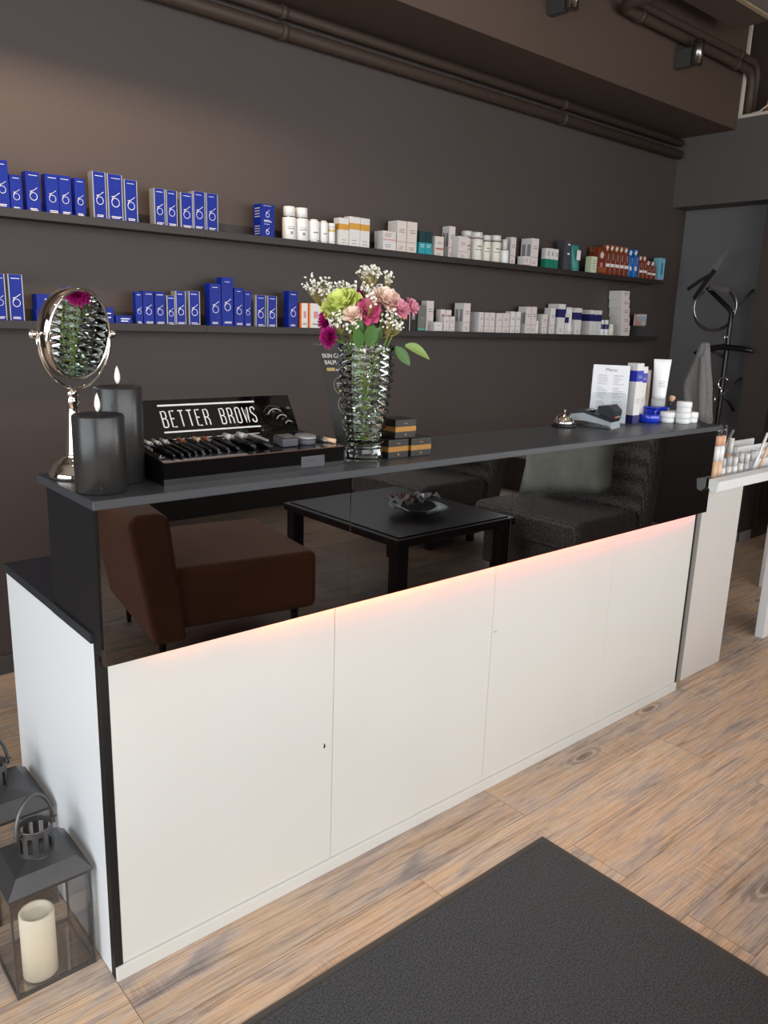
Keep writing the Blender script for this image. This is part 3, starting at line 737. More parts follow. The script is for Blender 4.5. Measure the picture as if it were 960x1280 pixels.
        def ex(m):
            marks(m, x0, x1, y, z0, h, [('orange', 0, .12, 0, 1), ('pink', .4, .75, .45, .7), ('greyprint', .3, .8, .2, .25)]); m.box(x0 - .0003, x0, y, y + d, z0, z0 + h, 'orange')
        carton('white_carton', label, 'orange edged boxes on the lower ledge', x0, x1, y, z0, h, d, 'card', 'card', ex)
    elif kind == 'black':
        def ex(m): marks(m, x0, x1, y, z0, h, [('whiteprint', 0, .07, 0, 1), ('orange' if 'spot' in label else 'greyprint', .35, .8, .4, .55)])
        carton('black_carton', label, 'black boxes beside the bouquet', x0, x1, y, z0, h, d, 'blackcard', 'blackcard', ex)
    elif kind == 'greygreen':
        def ex(m): marks(m, x0, x1, y, z0, h, [('turq', 0, 1, .1, .15), ('greyprint', .3, .8, .5, .56)])
        carton('grey_green_carton', label, None, x0, x1, y, z0, h, d, 'greygreen', 'greygreen', ex)
    elif kind == 'navy':
        def ex(m):
            a, b = (.58, .84)
            marks(m, x0, x1, y, z0, h, [('navy', 0, 1, a, b)]); m.box(x0 - .0003, x0, y, y + d, z0 + h*a, z0 + h*b, 'navy')
            lines(m, x0 + w*.2, x1 - w*.2, y, z0 + h*.2, 2, h*.07, 'greyprint', rnd, h*.02)
        carton('white_carton', label, 'navy banded boxes on the lower ledge', x0, x1, y, z0, h, d, 'card', 'card', ex)
    elif kind == 'flower':
        def ex(m):
            for k in range(9):
                a = 2*PI*k/9; c = (x0 + w*.45 + .014*math.cos(a), y - .0003, z0 + h*.72 + .014*math.sin(a))
                u = Vector((math.cos(a), 0, math.sin(a)))*.012; v = Vector((-math.sin(a), 0, math.cos(a)))*.0045
                c = Vector(c); m.prism([c - u, c + v, c + u, c - v], (0, .0003, 0), 'whiteprint')
            marks(m, x0, x1, y, z0, h, [('brownlight', 0, 1, .12, .3), ('pink', .3, .6, .3, .45)])
        carton('brown_carton', label, G['b'], x0, x1, y, z0, h, d, 'brown', 'brown', ex)
    elif kind in ('brown', 'bluebottle'):
        bc = 'brown' if kind == 'brown' else 'brightblue'; r = w/2; cy = y + r
        t = MB().box(x0, x1, y, y + w*.8, z0, z0 + h*.78, bc, w*.16, 2).build('sun_bottle'); tag(t, label, 'bottle', G['b'])
        MB().prism([(x0 + w*.12, y + w*.3, z0 + h*.7803), (x1 - w*.12, y + w*.3, z0 + h*.7803), (x1, y + w*.3, z0 + h), (x0, y + w*.3, z0 + h)], (0, w*.3, 0), 'brownlight' if kind == 'brown' else bc).build('tab', t)
        m = MB(); marks(m, x0, x1, y, z0, h, [('whiteprint', .04, .96, .3, .4) if kind == 'brown' else ('whiteprint', .1, .5, .28, .42), ('greyprint', .4, .6, .5, .72)]); m.build('printing', t)
        m = MB(); c = Vector((cx, y + w*.3 - .0004, z0 + h*.9)); s = w*.33
        m.prism([c + Vector((-s, 0, -s*.4)), c + Vector((s*.2, 0, -s)), c + Vector((s, 0, s*.3)), c + Vector((0, 0, s))], (0, .0003, 0), 'whiteprint'); m.build('blossom_print', t)
    elif kind == 'bottle':
        def ex(m, a, b, r):
            cylband(m, a, b, r, z0 + h*.22, z0 + h*.30, 'greyprint', -PI*.62, -PI*.5, 4); cylband(m, a, b, r, z0 + h*.36, z0 + h*.385, 'greyprint', -PI*.75, -PI*.4, 6); cylband(m, a, b, r, z0 + h*.42, z0 + h*.435, 'greyprint', -PI*.75, -PI*.4, 6)
        bottle('white_bottle', label, G['w'], x0, x1, y, z0, h, 'plastic_white', 'plastic_white', .3, 'steel', .84, ex)
    elif kind == 'flipbottle':
        def ex(m, a, b, r):
            cylband(m, a, b, r, z0 + h*.14, z0 + h*.17, 'steel'); cylband(m, a, b, r, z0 + h*.45, z0 + h*.5, 'greyprint', -PI*.7, -PI*.4, 6)
        bottle('white_bottle', label, G['w'], x0, x1, y, z0, h, 'plastic_white', 'plastic_white', .06, None, .7, ex)
    elif kind == 'goldbottle':
        def ex(m, a, b, r): cylband(m, a, b, r, z0 + h*.62, z0 + h*.74, 'goldpale')
        bottle('white_bottle', label, G['w'], x0, x1, y, z0, h, 'plastic_white', 'plastic_white', .2, None, .97, ex)
    elif kind == 'creambottle':
        def ex(m, a, b, r):
            cylband(m, a, b, r, z0 + h*.4, z0 + h*.43, 'greyprint', -PI*.8, -PI*.4, 6); cylband(m, a, b, r, z0 + h*.5, z0 + h*.55, 'greyprint', -PI*.7, -PI*.45, 6)
        bottle('cream_bottle', label, 'cream bottles on the upper ledge', x0, x1, y, z0, h, 'creamplastic', 'clearcap', .22, 'hole', .95, ex)
    elif kind == 'pump':
        bottle('pump_bottle', label, None, x0, x1, y, z0, h, 'plastic_white', 'clearcap', .42, 'greyprint', .62)
    elif kind in ('tinytube', 'navybottle'):
        def ex(m, a, b, r): cylband(m, a, b, r, z0 + h*.45, z0 + h*.75, 'navy') if kind == 'navybottle' else cylband(m, a, b, r, z0 + h*.3, z0 + h*.34, 'greyprint', -PI*.7, -PI*.4, 6)
        bottle('small_bottle', label, 'little bottles on the lower ledge', x0, x1, y, z0, h, 'creamplastic' if kind == 'tinytube' else 'plastic_white', 'plastic_white', .2, None, .8, ex)
    elif kind in ('tealtube', 'tube'):
        c1, c2 = ('tealpale', 'tealpale') if kind == 'tealtube' else ('plastic_white', 'clearcap')
        rows = []
        for q in range(9):
            f = q/8; dy = w*.4*(1-f) + .0012; zz = z0 + h*(.18 + .82*f)
            rows.append([(cx + w/2*(.86+.14*f)*math.cos(2*PI*i/16), y + w*.42 + dy*math.sin(2*PI*i/16), zz) for i in range(16)])
        m = MB(); V = m.grid(rows, c1, True, True); m.bm.faces.new(V[-1]); t = m.build('tube'); tag(t, label, 'tube', 'tubes standing on the ledges')
        MB().lathe([(0, 0), (w*.4, 0), (w*.42, h*.178), (0, h*.178)], c2, (cx, y + w*.42, z0), 18).build('cap', t)
        m = MB(); m.box(cx - w*.22, cx + w*.22, y - .0006 + w*.015, y + w*.05, z0 + h*.45, z0 + h*.8, 'whiteprint' if kind == 'tealtube' else 'greyprint') if kind == 'tealtube' else lines(m, cx - w*.2, cx + w*.25, y + w*.02, z0 + h*.6, 3, h*.08, 'greyprint', rnd)
        m.build('printing', t)
# grey leaflet box at the right end of the lower ledge
t = thing('leaflet_box', 'dark grey cardboard box holding photo leaflets at the right end of the lower shelf', 'box', (4.70, 1.74, ZL))
x0, x1, z = 4.567, 4.795, ZL
MB().box(x0, x1, 1.692, 1.696, z, z+.082, 'greybox').box(x0, x1, 1.776, 1.78, z, z+.082, 'greybox').box(x0, x0+.004, 1.696, 1.776, z, z+.082, 'greybox').box(x1-.004, x1, 1.696, 1.776, z, z+.082, 'greybox').box(x0+.004, x1-.004, 1.696, 1.776, z, z+.004, 'greybox').build('tray', t)
for i, (a, b, hh, lab) in enumerate(((4.585, 4.655, .162, 'bluish photo leaflet standing left in the grey leaflet box'), (4.662, 4.755, .165, 'photo leaflet with a warm portrait standing right in the grey leaflet box'))):
    yy = 1.735 + .01*i
    o = MB().box(a, b, yy, yy+.006, z+.0045, z+hh, 'paper', sides={'-y': 'photo1'}).build('leaflet'); tag(o, lab, 'leaflet', 'leaflets in the grey box')
    m = MB(); m.box(a+.02, b-.01, yy-.0004, yy, z+hh-.014, z+hh-.008, 'whiteprint')
    if i: m.lathe([(0, 0), (.017, 0), (.017, .0004), (0, .0004)], 'cardcream', (0, 0, 0), 16, xf=Matrix.Translation((b-.03, yy, z+hh*.6)) @ Matrix.Rotation(PI/2, 4, 'X'))
    m.build('printing', o)
# ------------------------------------------------------------------ reception counter
HT = 1.12
ct = thing('reception_counter', 'long reception counter with white front, black gloss upper band and dark top', 'counter', (1.2, .3, 0))
MB().box(-.0144, 2.417, -.0535, .2634, HT-.0185, HT, 'worktop', .0012).build('worktop', ct)
for a, b in ((-.001, .6135), (.6145, 1.2175), (1.2185, 1.819), (1.820, 2.411)):
    MB().box(a, b, -.0384, -.0206, .7767, 1.1014, 'gloss', .0006).build('gloss_panel', ct)
MB().box(0, .018, -.0204, .249, .8292, 1.1014, 'black').box(0, .018, -.0204, .0232, .79, .8292, 'black').box(2.392, 2.41, -.0204, .249, .79, 1.1014, 'black').box(.0182, 2.3918, .231, .249, .8292, 1.1014, 'black').build('upper_case', ct)
MB().box(.0184, 2.3916, -.0204, .2308, .7895, .806, 'black').build('case_floor', ct)
MB().box(-.005, 2.405, .2494, .612, .8068, .8285, 'desk', .001).box(-.005, 2.405, .0236, .2494, .8068, .8285, 'desk').build('desk_top', ct)
MB().box(0, .018, .0236, .6073, .002, .8064, 'whiteside', .0006).build('side_panel', ct)
MB().box(0, .018, .0, .0232, 0, .7896, 'postblack', .0006).build('corner_post', ct)
for a, b in ((.0184, .6025), (.6037, 1.2125), (1.2137, 1.8445), (1.8452, 2.4042)):
    MB().box(a, b, 0, .018, .036, .789, 'white', .0008).build('front_panel', ct)
MB().box(.0, 2.41, -.0075, -.0003, 0, .035, 'white', .001).box(.0184, 2.404, 0, .016, 0, .0355, 'white').build('plinth', ct)
MB().box(2.4047, 2.418, -.0002, .607, 0, .789, 'postblack', .0006).build('end_panel', ct)
m = MB()                                                       # little marks on the white front
m.prism([(.572, -.0003, .379), (.576, -.0003, .376), (.580, -.0003, .381), (.578, -.0003, .388), (.575, -.0003, .392), (.574, -.0003, .384)], (0, .0006, 0), 'hole')
m.box(1.222, 1.236, -.0003, .0003, .5435, .5455, 'greyprint')
m.build('scratch_marks', ct)
led = ['#ff8418', '#ff7610', '#ff6608', '#ff5a08', '#ff4e08', '#ff4810', '#ff3c1c', '#ff4038']
m = MB()
for i, c in enumerate(led):
    mt = mat('led_%s' % c[1:], c, .5, emit=c, es=(40, 130, 180, 190, 190, 190, 165, 125)[i])
    a = .10 + i * 2.28/8; m.box(a, a + 2.28/8, -.0204, -.0190, .7832, .7893, 'black', sides={'+y': mt})
m.build('led_strip', ct)

# ------------------------------------------------------------------ round vanity mirror
mx, my, mz = .066, .187, 1.4175
nrm = Vector((.490, -.866, -.098)).normalized()
t = thing('vanity_mirror', 'round chrome tabletop mirror on a stand reflecting the vase, behind the charcoal candles', 'mirror', (.055, .19, HT))
fr = nrm.to_track_quat('Z', 'Y').to_matrix().to_4x4(); fr.translation = (mx, my, mz)
R = .0905
MB().lathe([(R-.004, .004), (R-.001, .006), (R+.003, .004), (R+.0035, -.001), (R+.003, -.024), (R, -.028), (R*.6, -.031), (0, -.032)], 'chrome', (0, 0, 0), 56, xf=fr).build('mirror_rim', t)
RC = 5.5                                                       # slightly hollow magnifying glass
prof = [(0, 0)] + [((R-.0035)*k/10, 0) for k in range(1, 11)]
prof = [(r, .0035 - (RC - math.sqrt(RC*RC - (R-r if False else (R-.0035))**2)) + (RC - math.sqrt(RC*RC - r*r))) for r, _ in prof]
MB().lathe(prof, 'mirror', (0, 0, 0), 56, xf=fr).build('mirror_glass', t, recalc=False)
side = Vector((0, 0, 1)).cross(nrm).normalized()              # horizontal axis through the pivots
m = MB(); pts = []
for i in range(25):
    a = PI + PI*i/24; pts.append(Vector((mx, my, mz)) - nrm*.010 + side*math.cos(a)*(R+.016) + Vector((0, 0, math.sin(a)*(R+.020))))
m.tube(pts, .0042, 'chrome', 10); yk = m.build('yoke', t)
for s in (-1, 1):
    p = Vector((mx, my, mz)) - nrm*.010 + side*s*(R+.004); q = p + side*s*.02
    m = MB().tube([p, q], .004, 'chrome', 10); m.ball(tuple(q + side*s*.003), .0095, 'chrome', 14, 8); m.build('pivot_knob', yk)
MB().lathe([(0, .185), (.010, .185), (.013, .180), (.013, .174), (.009, .171), (.0135, .165), (.0135, .158), (.010, .155), (.012, .14), (.016, .10), (.02, .055), (.024, .045), (.0, .045)], 'chrome', (mx-.019, my+.003, HT), 24).build('stem', t)
MB().lathe([(0, 0), (.053, 0), (.055, .004), (.055, .012), (.052, .016), (.050, .018), (.046, .027), (.039, .034), (.036, .035), (.030, .041), (.023, .046), (0, .046)], 'chrome', (mx-.021, my+.003, HT), 40).build('base', t)

# ------------------------------------------------------------------ charcoal LED candles
def candle(x, y, r, h, label, z0=HT, wax='candleblack', flame=True):
    t = MB().lathe([(0, 0), (r-.003, 0), (r, .003), (r, h-.004), (r-.002, h-.0005), (r-.006, h-.002), (r-.011, h-.006), (r*.45, h-.008), (0, h-.008)], wax, (x, y, z0), 48).build('led_candle' if wax != 'ivory' else 'pillar_candle')
    tag(t, label, 'candle', 'charcoal LED candles' if flame else None)
    if flame:
        MB().cyl((x, y, z0+h-.0085), .0016, .012, 'hole', 8).build('wick', t)
        MB().lathe([(0, 0), (.0035, .004), (.0058, .012), (.0055, .02), (.003, .031), (0, .039)], 'flame', (x, y, z0+h+.003), 14).build('flame_tip', t)
    return t
c1 = candle(.036, .030, .049, .152, 'short charcoal pillar candle with white flame tip at the counter corner')
MB().box(.0165, .0195, -.0170, -.0150, HT+.012, HT+.018, 'hole').build('slot_mark', c1)
candle(.108, .102, .0475, .198, 'taller charcoal pillar candle standing behind the short one, beside the black display')

# ------------------------------------------------------------------ brow make-up display
t = thing('makeup_display', 'black gloss counter display lettered BETTER BROWS with a sloping tester tray', 'display', (.39, .1, HT))
x0, x1 = .157, .625
m = MB()
m.prism([(x0, .006, HT), (x0, .2, HT), (x0, .2, 1.186), (x0, .006, 1.169)], (x1-x0, 0, 0), 'glossblack')
m.build('tray', t)
MB().prism([(x0, .1985, 1.1864), (x0, .2045, 1.1838), (x0, .2555, 1.2665), (x0, .2505, 1.2695)], (x1-x0, 0, 0), 'glossblack').build('header', t); hd = [c for c in t.children if c.name.startswith('header')][0]
m = MB().box(x0, x1, .0045, .0059, 1.1675, 1.1695, 'copperdim').box(x1+.0002, x1+.0014, .006, .2, HT+.001, HT+.003, 'copper'); m.build('copper_edging', t)
tilt = math.atan2(.05, .082)
HX = Matrix.Translation((0, .2, 1.186)) @ Matrix.Rotation(PI/2 - tilt, 4, 'X') @ Matrix.Translation((0, 0, .0022))
# narrow capitals drawn as strokes on a 1 x 2.6 cell
GL = {'B': [[(0, 0), (0, 2.6), (.6, 2.6), (.85, 2.4), (.85, 1.65), (.6, 1.4), (0, 1.4)], [(.6, 1.4), (.9, 1.15), (.9, .2), (.65, 0), (0, 0)]],
      'E': [[(.85, 0), (0, 0), (0, 2.6), (.85, 2.6)], [(0, 1.35), (.65, 1.35)]],
      'T': [[(.45, 0), (.45, 2.6)], [(-.05, 2.6), (.95, 2.6)]],
      'R': [[(0, 0), (0, 2.6), (.6, 2.6), (.85, 2.4), (.85, 1.55), (.6, 1.3), (0, 1.3)], [(.55, 1.3), (.88, .9), (.88, 0)]],
      'O': [[(.2, 0), (0, .2), (0, 2.4), (.2, 2.6), (.7, 2.6), (.9, 2.4), (.9, .2), (.7, 0), (.2, 0)]],
      'W': [[(-.05, 2.6), (.2, 0), (.5, 2.2), (.8, 0), (1.05, 2.6)]],
      'S': [[(.88, 2.1), (.88, 2.35), (.65, 2.6), (.25, 2.6), (0, 2.35), (0, 1.75), (.88, .9), (.88, .25), (.65, 0), (.25, 0), (0, .25), (0, .55)]]}
m = MB()
txt = 'BETTER BROWS'; cw = .0128; gap = (.511 - .2605 - cw*.95) / (len(txt) - 1)
for i, ch in enumerate(txt):
    for st in GL.get(ch, []):
        m.ribbon([HX @ Vector((.2605 + i*gap + p[0]*cw, .027 + p[1]*.0155, 0)) for p in st], HX.to_3x3() @ Vector((0, 0, 1)), .0008, .0030, 'whiteprint')
def hbar(a, b, s, th):
    vs = [HX @ Vector((x, y, z)) for x in (a, b) for y in (s-th/2, s+th/2) for z in (-.0006, .0004)]
    m.prism([vs[0], vs[2], vs[6], vs[4]], vs[1] - vs[0], 'whiteprint')
hbar(.2576, .517, .082, .0042); hbar(.2566, .515, .0143, .0038)
m.build('lettering', hd)
SX = Matrix.Translation((0, .006, 1.169)) @ Matrix.Rotation(math.atan2(.017, .194), 4, 'X')     # the sloping tray top
m = MB().box(.248, .50, .181, .1845, .0001, .0008, 'whiteprint', xf=SX); m.build('white_line', t)
m = MB().box(.499, .566, .0052, .0059, 1.126, 1.152, 'charcoal'); lines(m, .52, .545, .0052, 1.14, 1, .003, 'hole', random.Random(1)); m.build('front_patch', t)  # charcoal rectangle with a short dark bar on the tray front
# header photograph: a fan of curved brush strokes
m = MB()
for k in range(6):
    pts = []
    for i in range(7):
        a = 2.3 - 1.25*i/6; rr = .05 - .0055*k
        pts.append(HX @ Vector((.563 + .008*k + rr*math.cos(a)*.8 , .006 + rr*math.sin(a)*1.25 - .002*k, 0)))
    m.ribbon(pts, HX.to_3x3() @ Vector((0, 0, 1)), .0008, .0022, 'silverprint' if k % 2 else 'steel')
m.build('brow_picture', hd)
def on_tray(x, s, z=0): return SX @ Vector((x, s, z))
def brow_pen(x, x2, s0, s1, r, body, tip, ring, label, kind='brow_pencil'):
    o = thing(kind, label, 'cosmetic pencil', on_tray(x, s0), 'tester pencils on the brow display')
    d = (s1 - s0)
    P = lambda f: on_tray(x2 + (x - x2)*f, s1 - d*f, r + .0003)
    MB().tube([P(.0), P(.28)], r, tip, 12).build('cap', o)
    MB().tube([P(.285), P(.93), P(1)], r, body, 12, radii=[r, r, r*.55]).build('barrel', o)
    if ring: MB().tube([P(.27), P(.30)], r*1.08, ring, 12).build('ring', o)
brow_pen(.196, .1955, .030, .174, .0042, 'penblack', 'clearcap', 'chrome', 'clear-tipped black brow wand nearest the candles on the tester tray')
brow_pen(.2145, .2145, .028, .174, .0042, 'penblack', 'clearcap', 'chrome', 'second clear-tipped black brow wand from the candles on the tester tray')
brow_pen(.233, .2345, .032, .175, .0042, 'penblack', 'clearcap', 'chrome', 'third clear-tipped black brow wand from the candles on the tester tray')
brow_pen(.2515, .2535, .040, .168, .0040, 'penblack', 'penblack', 'steel', 'all-black pencil with a silver ring between wands and copper-tipped pencils')
brow_pen(.270, .273, .042, .165, .0044, 'termblack', 'copper', 'steel', 'grey brow pencil with copper tip left of its twin on the tester tray')
brow_pen(.289, .2925, .044, .165, .0038, 'penblack', 'penblack', None, 'thin black pencil lying between the two copper-tipped ones')
brow_pen(.308, .312, .042, .166, .0044, 'termblack', 'foundation', None, 'grey brow pencil with beige tip in the middle of the tester tray')
brow_pen(.331, .3345, .040, .164, .0044, 'termblack', 'copper', 'chrome', 'black brow pencil with a silver and copper end right of the beige tip')
brow_pen(.356, .360, .040, .160, .0048, 'penblack', 'penblack', None, 'plain dark brow pencil left of the thick mascara tubes')
brow_pen(.396, .386, .036, .155, .0074, 'penblack', 'clearcap', 'chrome', 'left thick mascara tube with clear silver cap on the tester tray', 'brow_mascara')
brow_pen(.432, .424, .036, .158, .0074, 'penblack', 'clearcap', 'chrome', 'right thick mascara tube with clear silver cap on the tester tray', 'brow_mascara')
o = MB().box(.468, .512, .03, .074, .0003, .020, 'charcoal', .003, 2, xf=SX).build('powder_compact'); tag(o, 'square dark compact with pale lid on the brow tester tray', 'compact')
MB().box(.4695, .5105, .0315, .0725, .0202, .0225, 'steel', .001, xf=SX).build('lid', o)
o = MB().lathe([(0, .0003), (.025, .0003), (.026, .003), (.026, .014), (0, .014)], 'charcoal', (.548, .055, 0), 30, xf=SX).build('pomade_pot'); tag(o, 'round dark pomade pot with silver lid beside the square compact', 'pot')
MB().lathe([(0, .0142), (.0262, .0142), (.0262, .018), (.024, .020), (0, .020)], 'silverside', (.548, .055, 0), 30, xf=SX).build('lid', o)
o = MB().tube([on_tray(.577, .15, .005), on_tray(.596, .06, .005)], .0035, 'termblack', 10).build('eyeliner_brush'); tag(o, 'slim black brush lying at the right end of the brow display', 'brush')
MB().tube([on_tray(.5962, .059, .005), on_tray(.5995, .04, .005)], .0032, 'silverside', 10).build('ferrule', o)
o = MB().tube([on_tray(.603, .055, .0062), on_tray(.616, .025, .0062)], .0055, 'foundation', 12).build('copper_lipstick'); tag(o, 'short copper-coloured tube at the front right corner of the brow display', 'lipstick')
o = MB().box(.436, .47, .09, .16, .0003, .006, 'acrylicfrost', .002, xf=SX).build('stencil_card'); tag(o, 'small clear stencil lying behind the square compact', 'stencil')

# ------------------------------------------------------------------ clear sign behind the vase
t = thing('acrylic_sign', 'dark leaning acrylic sign reading SKIN and BALM behind the crystal vase', 'sign', (.83, .2, HT))
lean = math.atan2(.115, .28)
AX = Matrix.Translation((.748, .188, HT)) @ Matrix.Rotation(PI/2 - lean, 4, 'X')     # u along x, v up the leaning plate
MB().box(0, .185, .0, .302, -.005, 0, 'acrylic', .0006, xf=AX).build('plate', t)
MB().box(.006, .179, .004, .298, -.0063, -.0052, 'greybox', xf=AX).build('dark_insert', t)
MB().box(0.03, .155, 0, .004, -.045, -.0065, 'acrylic', xf=AX).build('foot', t)
AT = AX @ Matrix.Translation((0, 0, .0004))
text_mesh('title_lettering', 'SKIN CARE', .017, 'whiteprint', AT @ Matrix.Translation((.016, .262, 0)), t, .95)
text_mesh('subtitle_lettering', 'BALM', .017, 'whiteprint', AT @ Matrix.Translation((.02, .243, 0)), t, .95)
m = MB(); m.box(.022, .05, .224, .233, 0, .0004, 'goldpale', xf=AT).box(.053, .08, .226, .2285, 0, .0004, 'whiteprint', xf=AT)
for k in range(3):
    cy = .18 - .056*k
    for i in range(28):
        a, b = 2*PI*i/28, 2*PI*(i+1)/28
        P = [AT @ Vector((.06 + q*math.cos(x), cy + q*math.sin(x), 0)) for q, x in ((.026, a), (.026, b), (.0252, b), (.0252, a))]
        m.prism(P, AT.to_3x3() @ Vector((0, 0, .0003)), 'silverprint')
    for j in range(3): m.box(.045, .075 - .004*j, cy + .008 - .006*j, cy + .0095 - .006*j, 0, .0004, 'whiteprint', xf=AT)
    m.lathe([(0, 0), (.004, 0), (.004, .0006), (0, .0006)], 'goldpale', (.052, cy - .014, 0), 14, xf=AT)
m.build('printing', t)

# ------------------------------------------------------------------ three black and gold boxes
def goldbox(x0, x1, y0, z0, label):
    t = MB().box(x0, x1, y0, y0+.062, z0, z0+.049, 'blackcard', .0008).build('balm_box'); tag(t, label, 'box', 'black and gold boxes by the vase')
    m = MB(); m.box(x0-.0003, x1+.0003, y0-.0004, y0-.0001, z0+.017, z0+.030, 'goldcap'); m.box(x0-.0004, x0-.0001, y0, y0+.0615, z0+.017, z0+.030, 'goldcap')
    m.build('gold_band', t)
    m = MB(); c = (x0+x1)/2; m.box(c-.002, c+.002, y0-.0004, y0-.0001, z0+.006, z0+.012, 'goldcap'); m.box(c-.006, c+.006, y0-.0004, y0-.0001, z0+.037, z0+.0385, 'goldcap'); m.build('printing', t)
goldbox(.783, .853, .022, HT, 'black and gold box touching the vase, left one of the bottom pair')
goldbox(.857, .929, .016, HT, 'black and gold box at the right of the bottom pair beside the vase')
goldbox(.812, .884, .030, HT+.0494, 'black and gold box stacked on the other two beside the vase')

# ------------------------------------------------------------------ desk bell
t = thing('desk_bell', 'chrome reception bell on the counter in front of the card terminal', 'bell', (1.790, .222, HT))
MB().lathe([(0, 0), (.041, 0), (.043, .003), (.043, .007), (.038, .010), (0, .010)], 'termblack', (1.790, .222, HT), 32).build('base', t)
MB().lathe([(.0, .0105), (.0365, .0105), (.0375, .013), (.036, .020), (.031, .031), (.022, .040), (.011, .0445), (0, .0455)], 'chrome', (1.790, .222, HT), 36).build('dome', t); dm = [c for c in t.children if c.name.startswith('dome')][0]
MB().lathe([(0, .0456), (.0035, .0456), (.003, .055), (.0055, .058), (.0055, .060), (0, .062)], 'chrome', (1.790, .222, HT), 14).build('plunger', dm)

# ------------------------------------------------------------------ card terminal
t = thing('card_terminal', 'grey and black card payment terminal lying between the bell and the menu', 'terminal', (1.905, .17, HT))
t.rotation_euler = (0, 0, math.radians(13))
TX = world(t)
def T(p): return TX @ Vector(p)
m = MB(); L_, W_ = .078, .042        # half length (y), half width (x)
m.prism([T(p) for p in ((-W_, -L_, .0005), (-W_, -L_+.012, .012), (-W_, L_-.05, .022), (-W_, L_, .020), (-W_, L_, .042), (-W_, L_*.4, .050), (-W_, -L_+.004, .024))], TX.to_3x3() @ Vector((2*W_, 0, 0)), 'termgrey'); m.build('lower_shell', t)
m = MB(); m.prism([T(p) for p in ((-W_+.002, -L_+.004, .0245), (-W_+.002, L_*.4, .0505), (-W_+.002, L_, .0425), (-W_+.002, L_, .054), (-W_+.002, L_*.35, .061), (-W_+.002, -L_+.002, .034))], TX.to_3x3() @ Vector((2*W_-.004, 0, 0)), 'termblack'); m.build('upper_shell', t)
m = MB(); m.prism([T(p) for p in ((-W_+.004, -L_-.002, .0342), (-W_+.004, -.02, .052), (-W_+.004, -.020, .078), (-W_+.004, -L_+.018, .083), (-W_+.004, -L_-.004, .064))], TX.to_3x3() @ Vector((2*W_-.008, 0, 0)), 'termblack'); m.build('printer_hood', t)
m = MB(); m.prism([T(p) for p in ((-.026, .0, .0605), (.026, .0, .0605), (.026, .055, .0565), (-.026, .055, .0565))], (0, 0, .0015), 'screen'); m.build('screen', t)
for i, (c, nm) in enumerate((('keyred', 'red key'), ('greyprint', 'grey key'), ('keygreen', 'green key'))):
    o = MB().box(-.030 + .02*i, -.014 + .02*i, -L_-.0062, -L_-.003, .039, .046, c, .0012, xf=TX).build('key', t); o['label'] = nm
    MB().box(-.030 + .02*i, -.014 + .02*i, -L_-.0005, -L_+.003, .0345, .0385, 'greyprint', xf=TX).build('key', t)

# ------------------------------------------------------------------ menu in an upright clear stand
t = thing('menu_stand', 'white price list headed Menu in a clear upright stand on the counter', 'menu', (2.032, .205, HT))
ang = math.atan2(-.115, .08)       # turned towards the entrance
t.rotation_euler = (0, 0, ang); NX = world(t)
RZ = NX @ Matrix.Rotation(math.radians(-7), 4, 'X')
MB().box(-.066, .066, -.0006, .0006, .003, .216, 'paper', xf=RZ).build('menu_sheet', t); ms = [c for c in t.children if c.name.startswith('menu_sheet')][0]
MB().box(-.068, .068, .0012, .0032, .0, .200, 'acrylic', xf=RZ).box(-.068, .068, -.040, .0012, .0, .002, 'acrylic', xf=NX).build('back_plate', t)
MB().prism([RZ @ Vector(p) for p in ((-.068, -.003, .002), (.068, -.003, .002), (.068, -.003, .085), (.058, -.003, .115), (-.058, -.003, .115), (-.068, -.003, .085))], RZ.to_3x3() @ Vector((0, .002, 0)), 'acrylic').build('front_plate', t)
text_mesh('menu_heading', 'Menu', .017, 'ink', RZ @ Matrix.Translation((0, -.0008, .193)) @ Matrix.Rotation(PI/2, 4, 'X'), ms, 1.1, .0002, 'CENTER')
m = MB(); rnd = random.Random(5)
for col in (-.047, .010):
    z = .178
    for k in range(22):
        if k % 7 == 6: z -= .006
        wd = rnd.uniform(.018, .040); m.box(col, col+wd, -.0010, -.0007, z-.0014, z, 'ink' if k % 7 == 0 else 'greyprint', xf=RZ); z -= .0064
m.build('price_lines', ms)

# ------------------------------------------------------------------ skin care set at the right end of the worktop
def navybox(x0, x1, y0, y1, z0, h, label, base=True):
    t = MB().box(x0, x1, y0, y1, z0, z0+h, 'card', .0008).build('serum_box'); tag(t, label, 'box', 'serum boxes on the counter')
    m = MB(); e = .0004
    def band(a, b, c): m.box(x0-e, x1+e, y0-e, y0-.0001, z0+h*a, z0+h*b, c).box(x0-e, x0-.0001, y0, y1, z0+h*a, z0+h*b, c)
    band(.70, .88, 'bluelabel')
    m.build('blue_band', t)
    if base: m = MB(); band(.0, .14, 'navy'); m.build('navy_foot', t)
    m = MB(); lines(m, x0+.01, x1-.006, y0-.0005, z0+h*.79, 2, .006, 'silverprint', random.Random(2)); lines(m, x0+.008, x1-.006, y0-.0001, z0+h*.4, 3, .007, 'greyprint', random.Random(4)); m.build('printing', t)
navybox(2.116, 2.160, .150, .194, HT, .224, 'tall white serum box with blue band and navy foot beside the menu')
navybox(2.246, 2.284, .207, .242, HT, .207, 'slimmer white serum box with blue band behind the cobalt dish', False)
o = MB().box(2.300, 2.336, .222, .255, HT, HT+.192, 'cardcream', .0008).build('cream_box'); tag(o, 'beige box with golden print half hidden by the white tube', 'box')
m = MB().prism([(2.303, .2215, HT+.06), (2.317, .2215, HT+.08), (2.319, .2215, HT+.13), (2.311, .2215, HT+.15), (2.305, .2215, HT+.11)], (0, .0004, 0), 'goldpale'); m.build('gold_leaf_print', o)
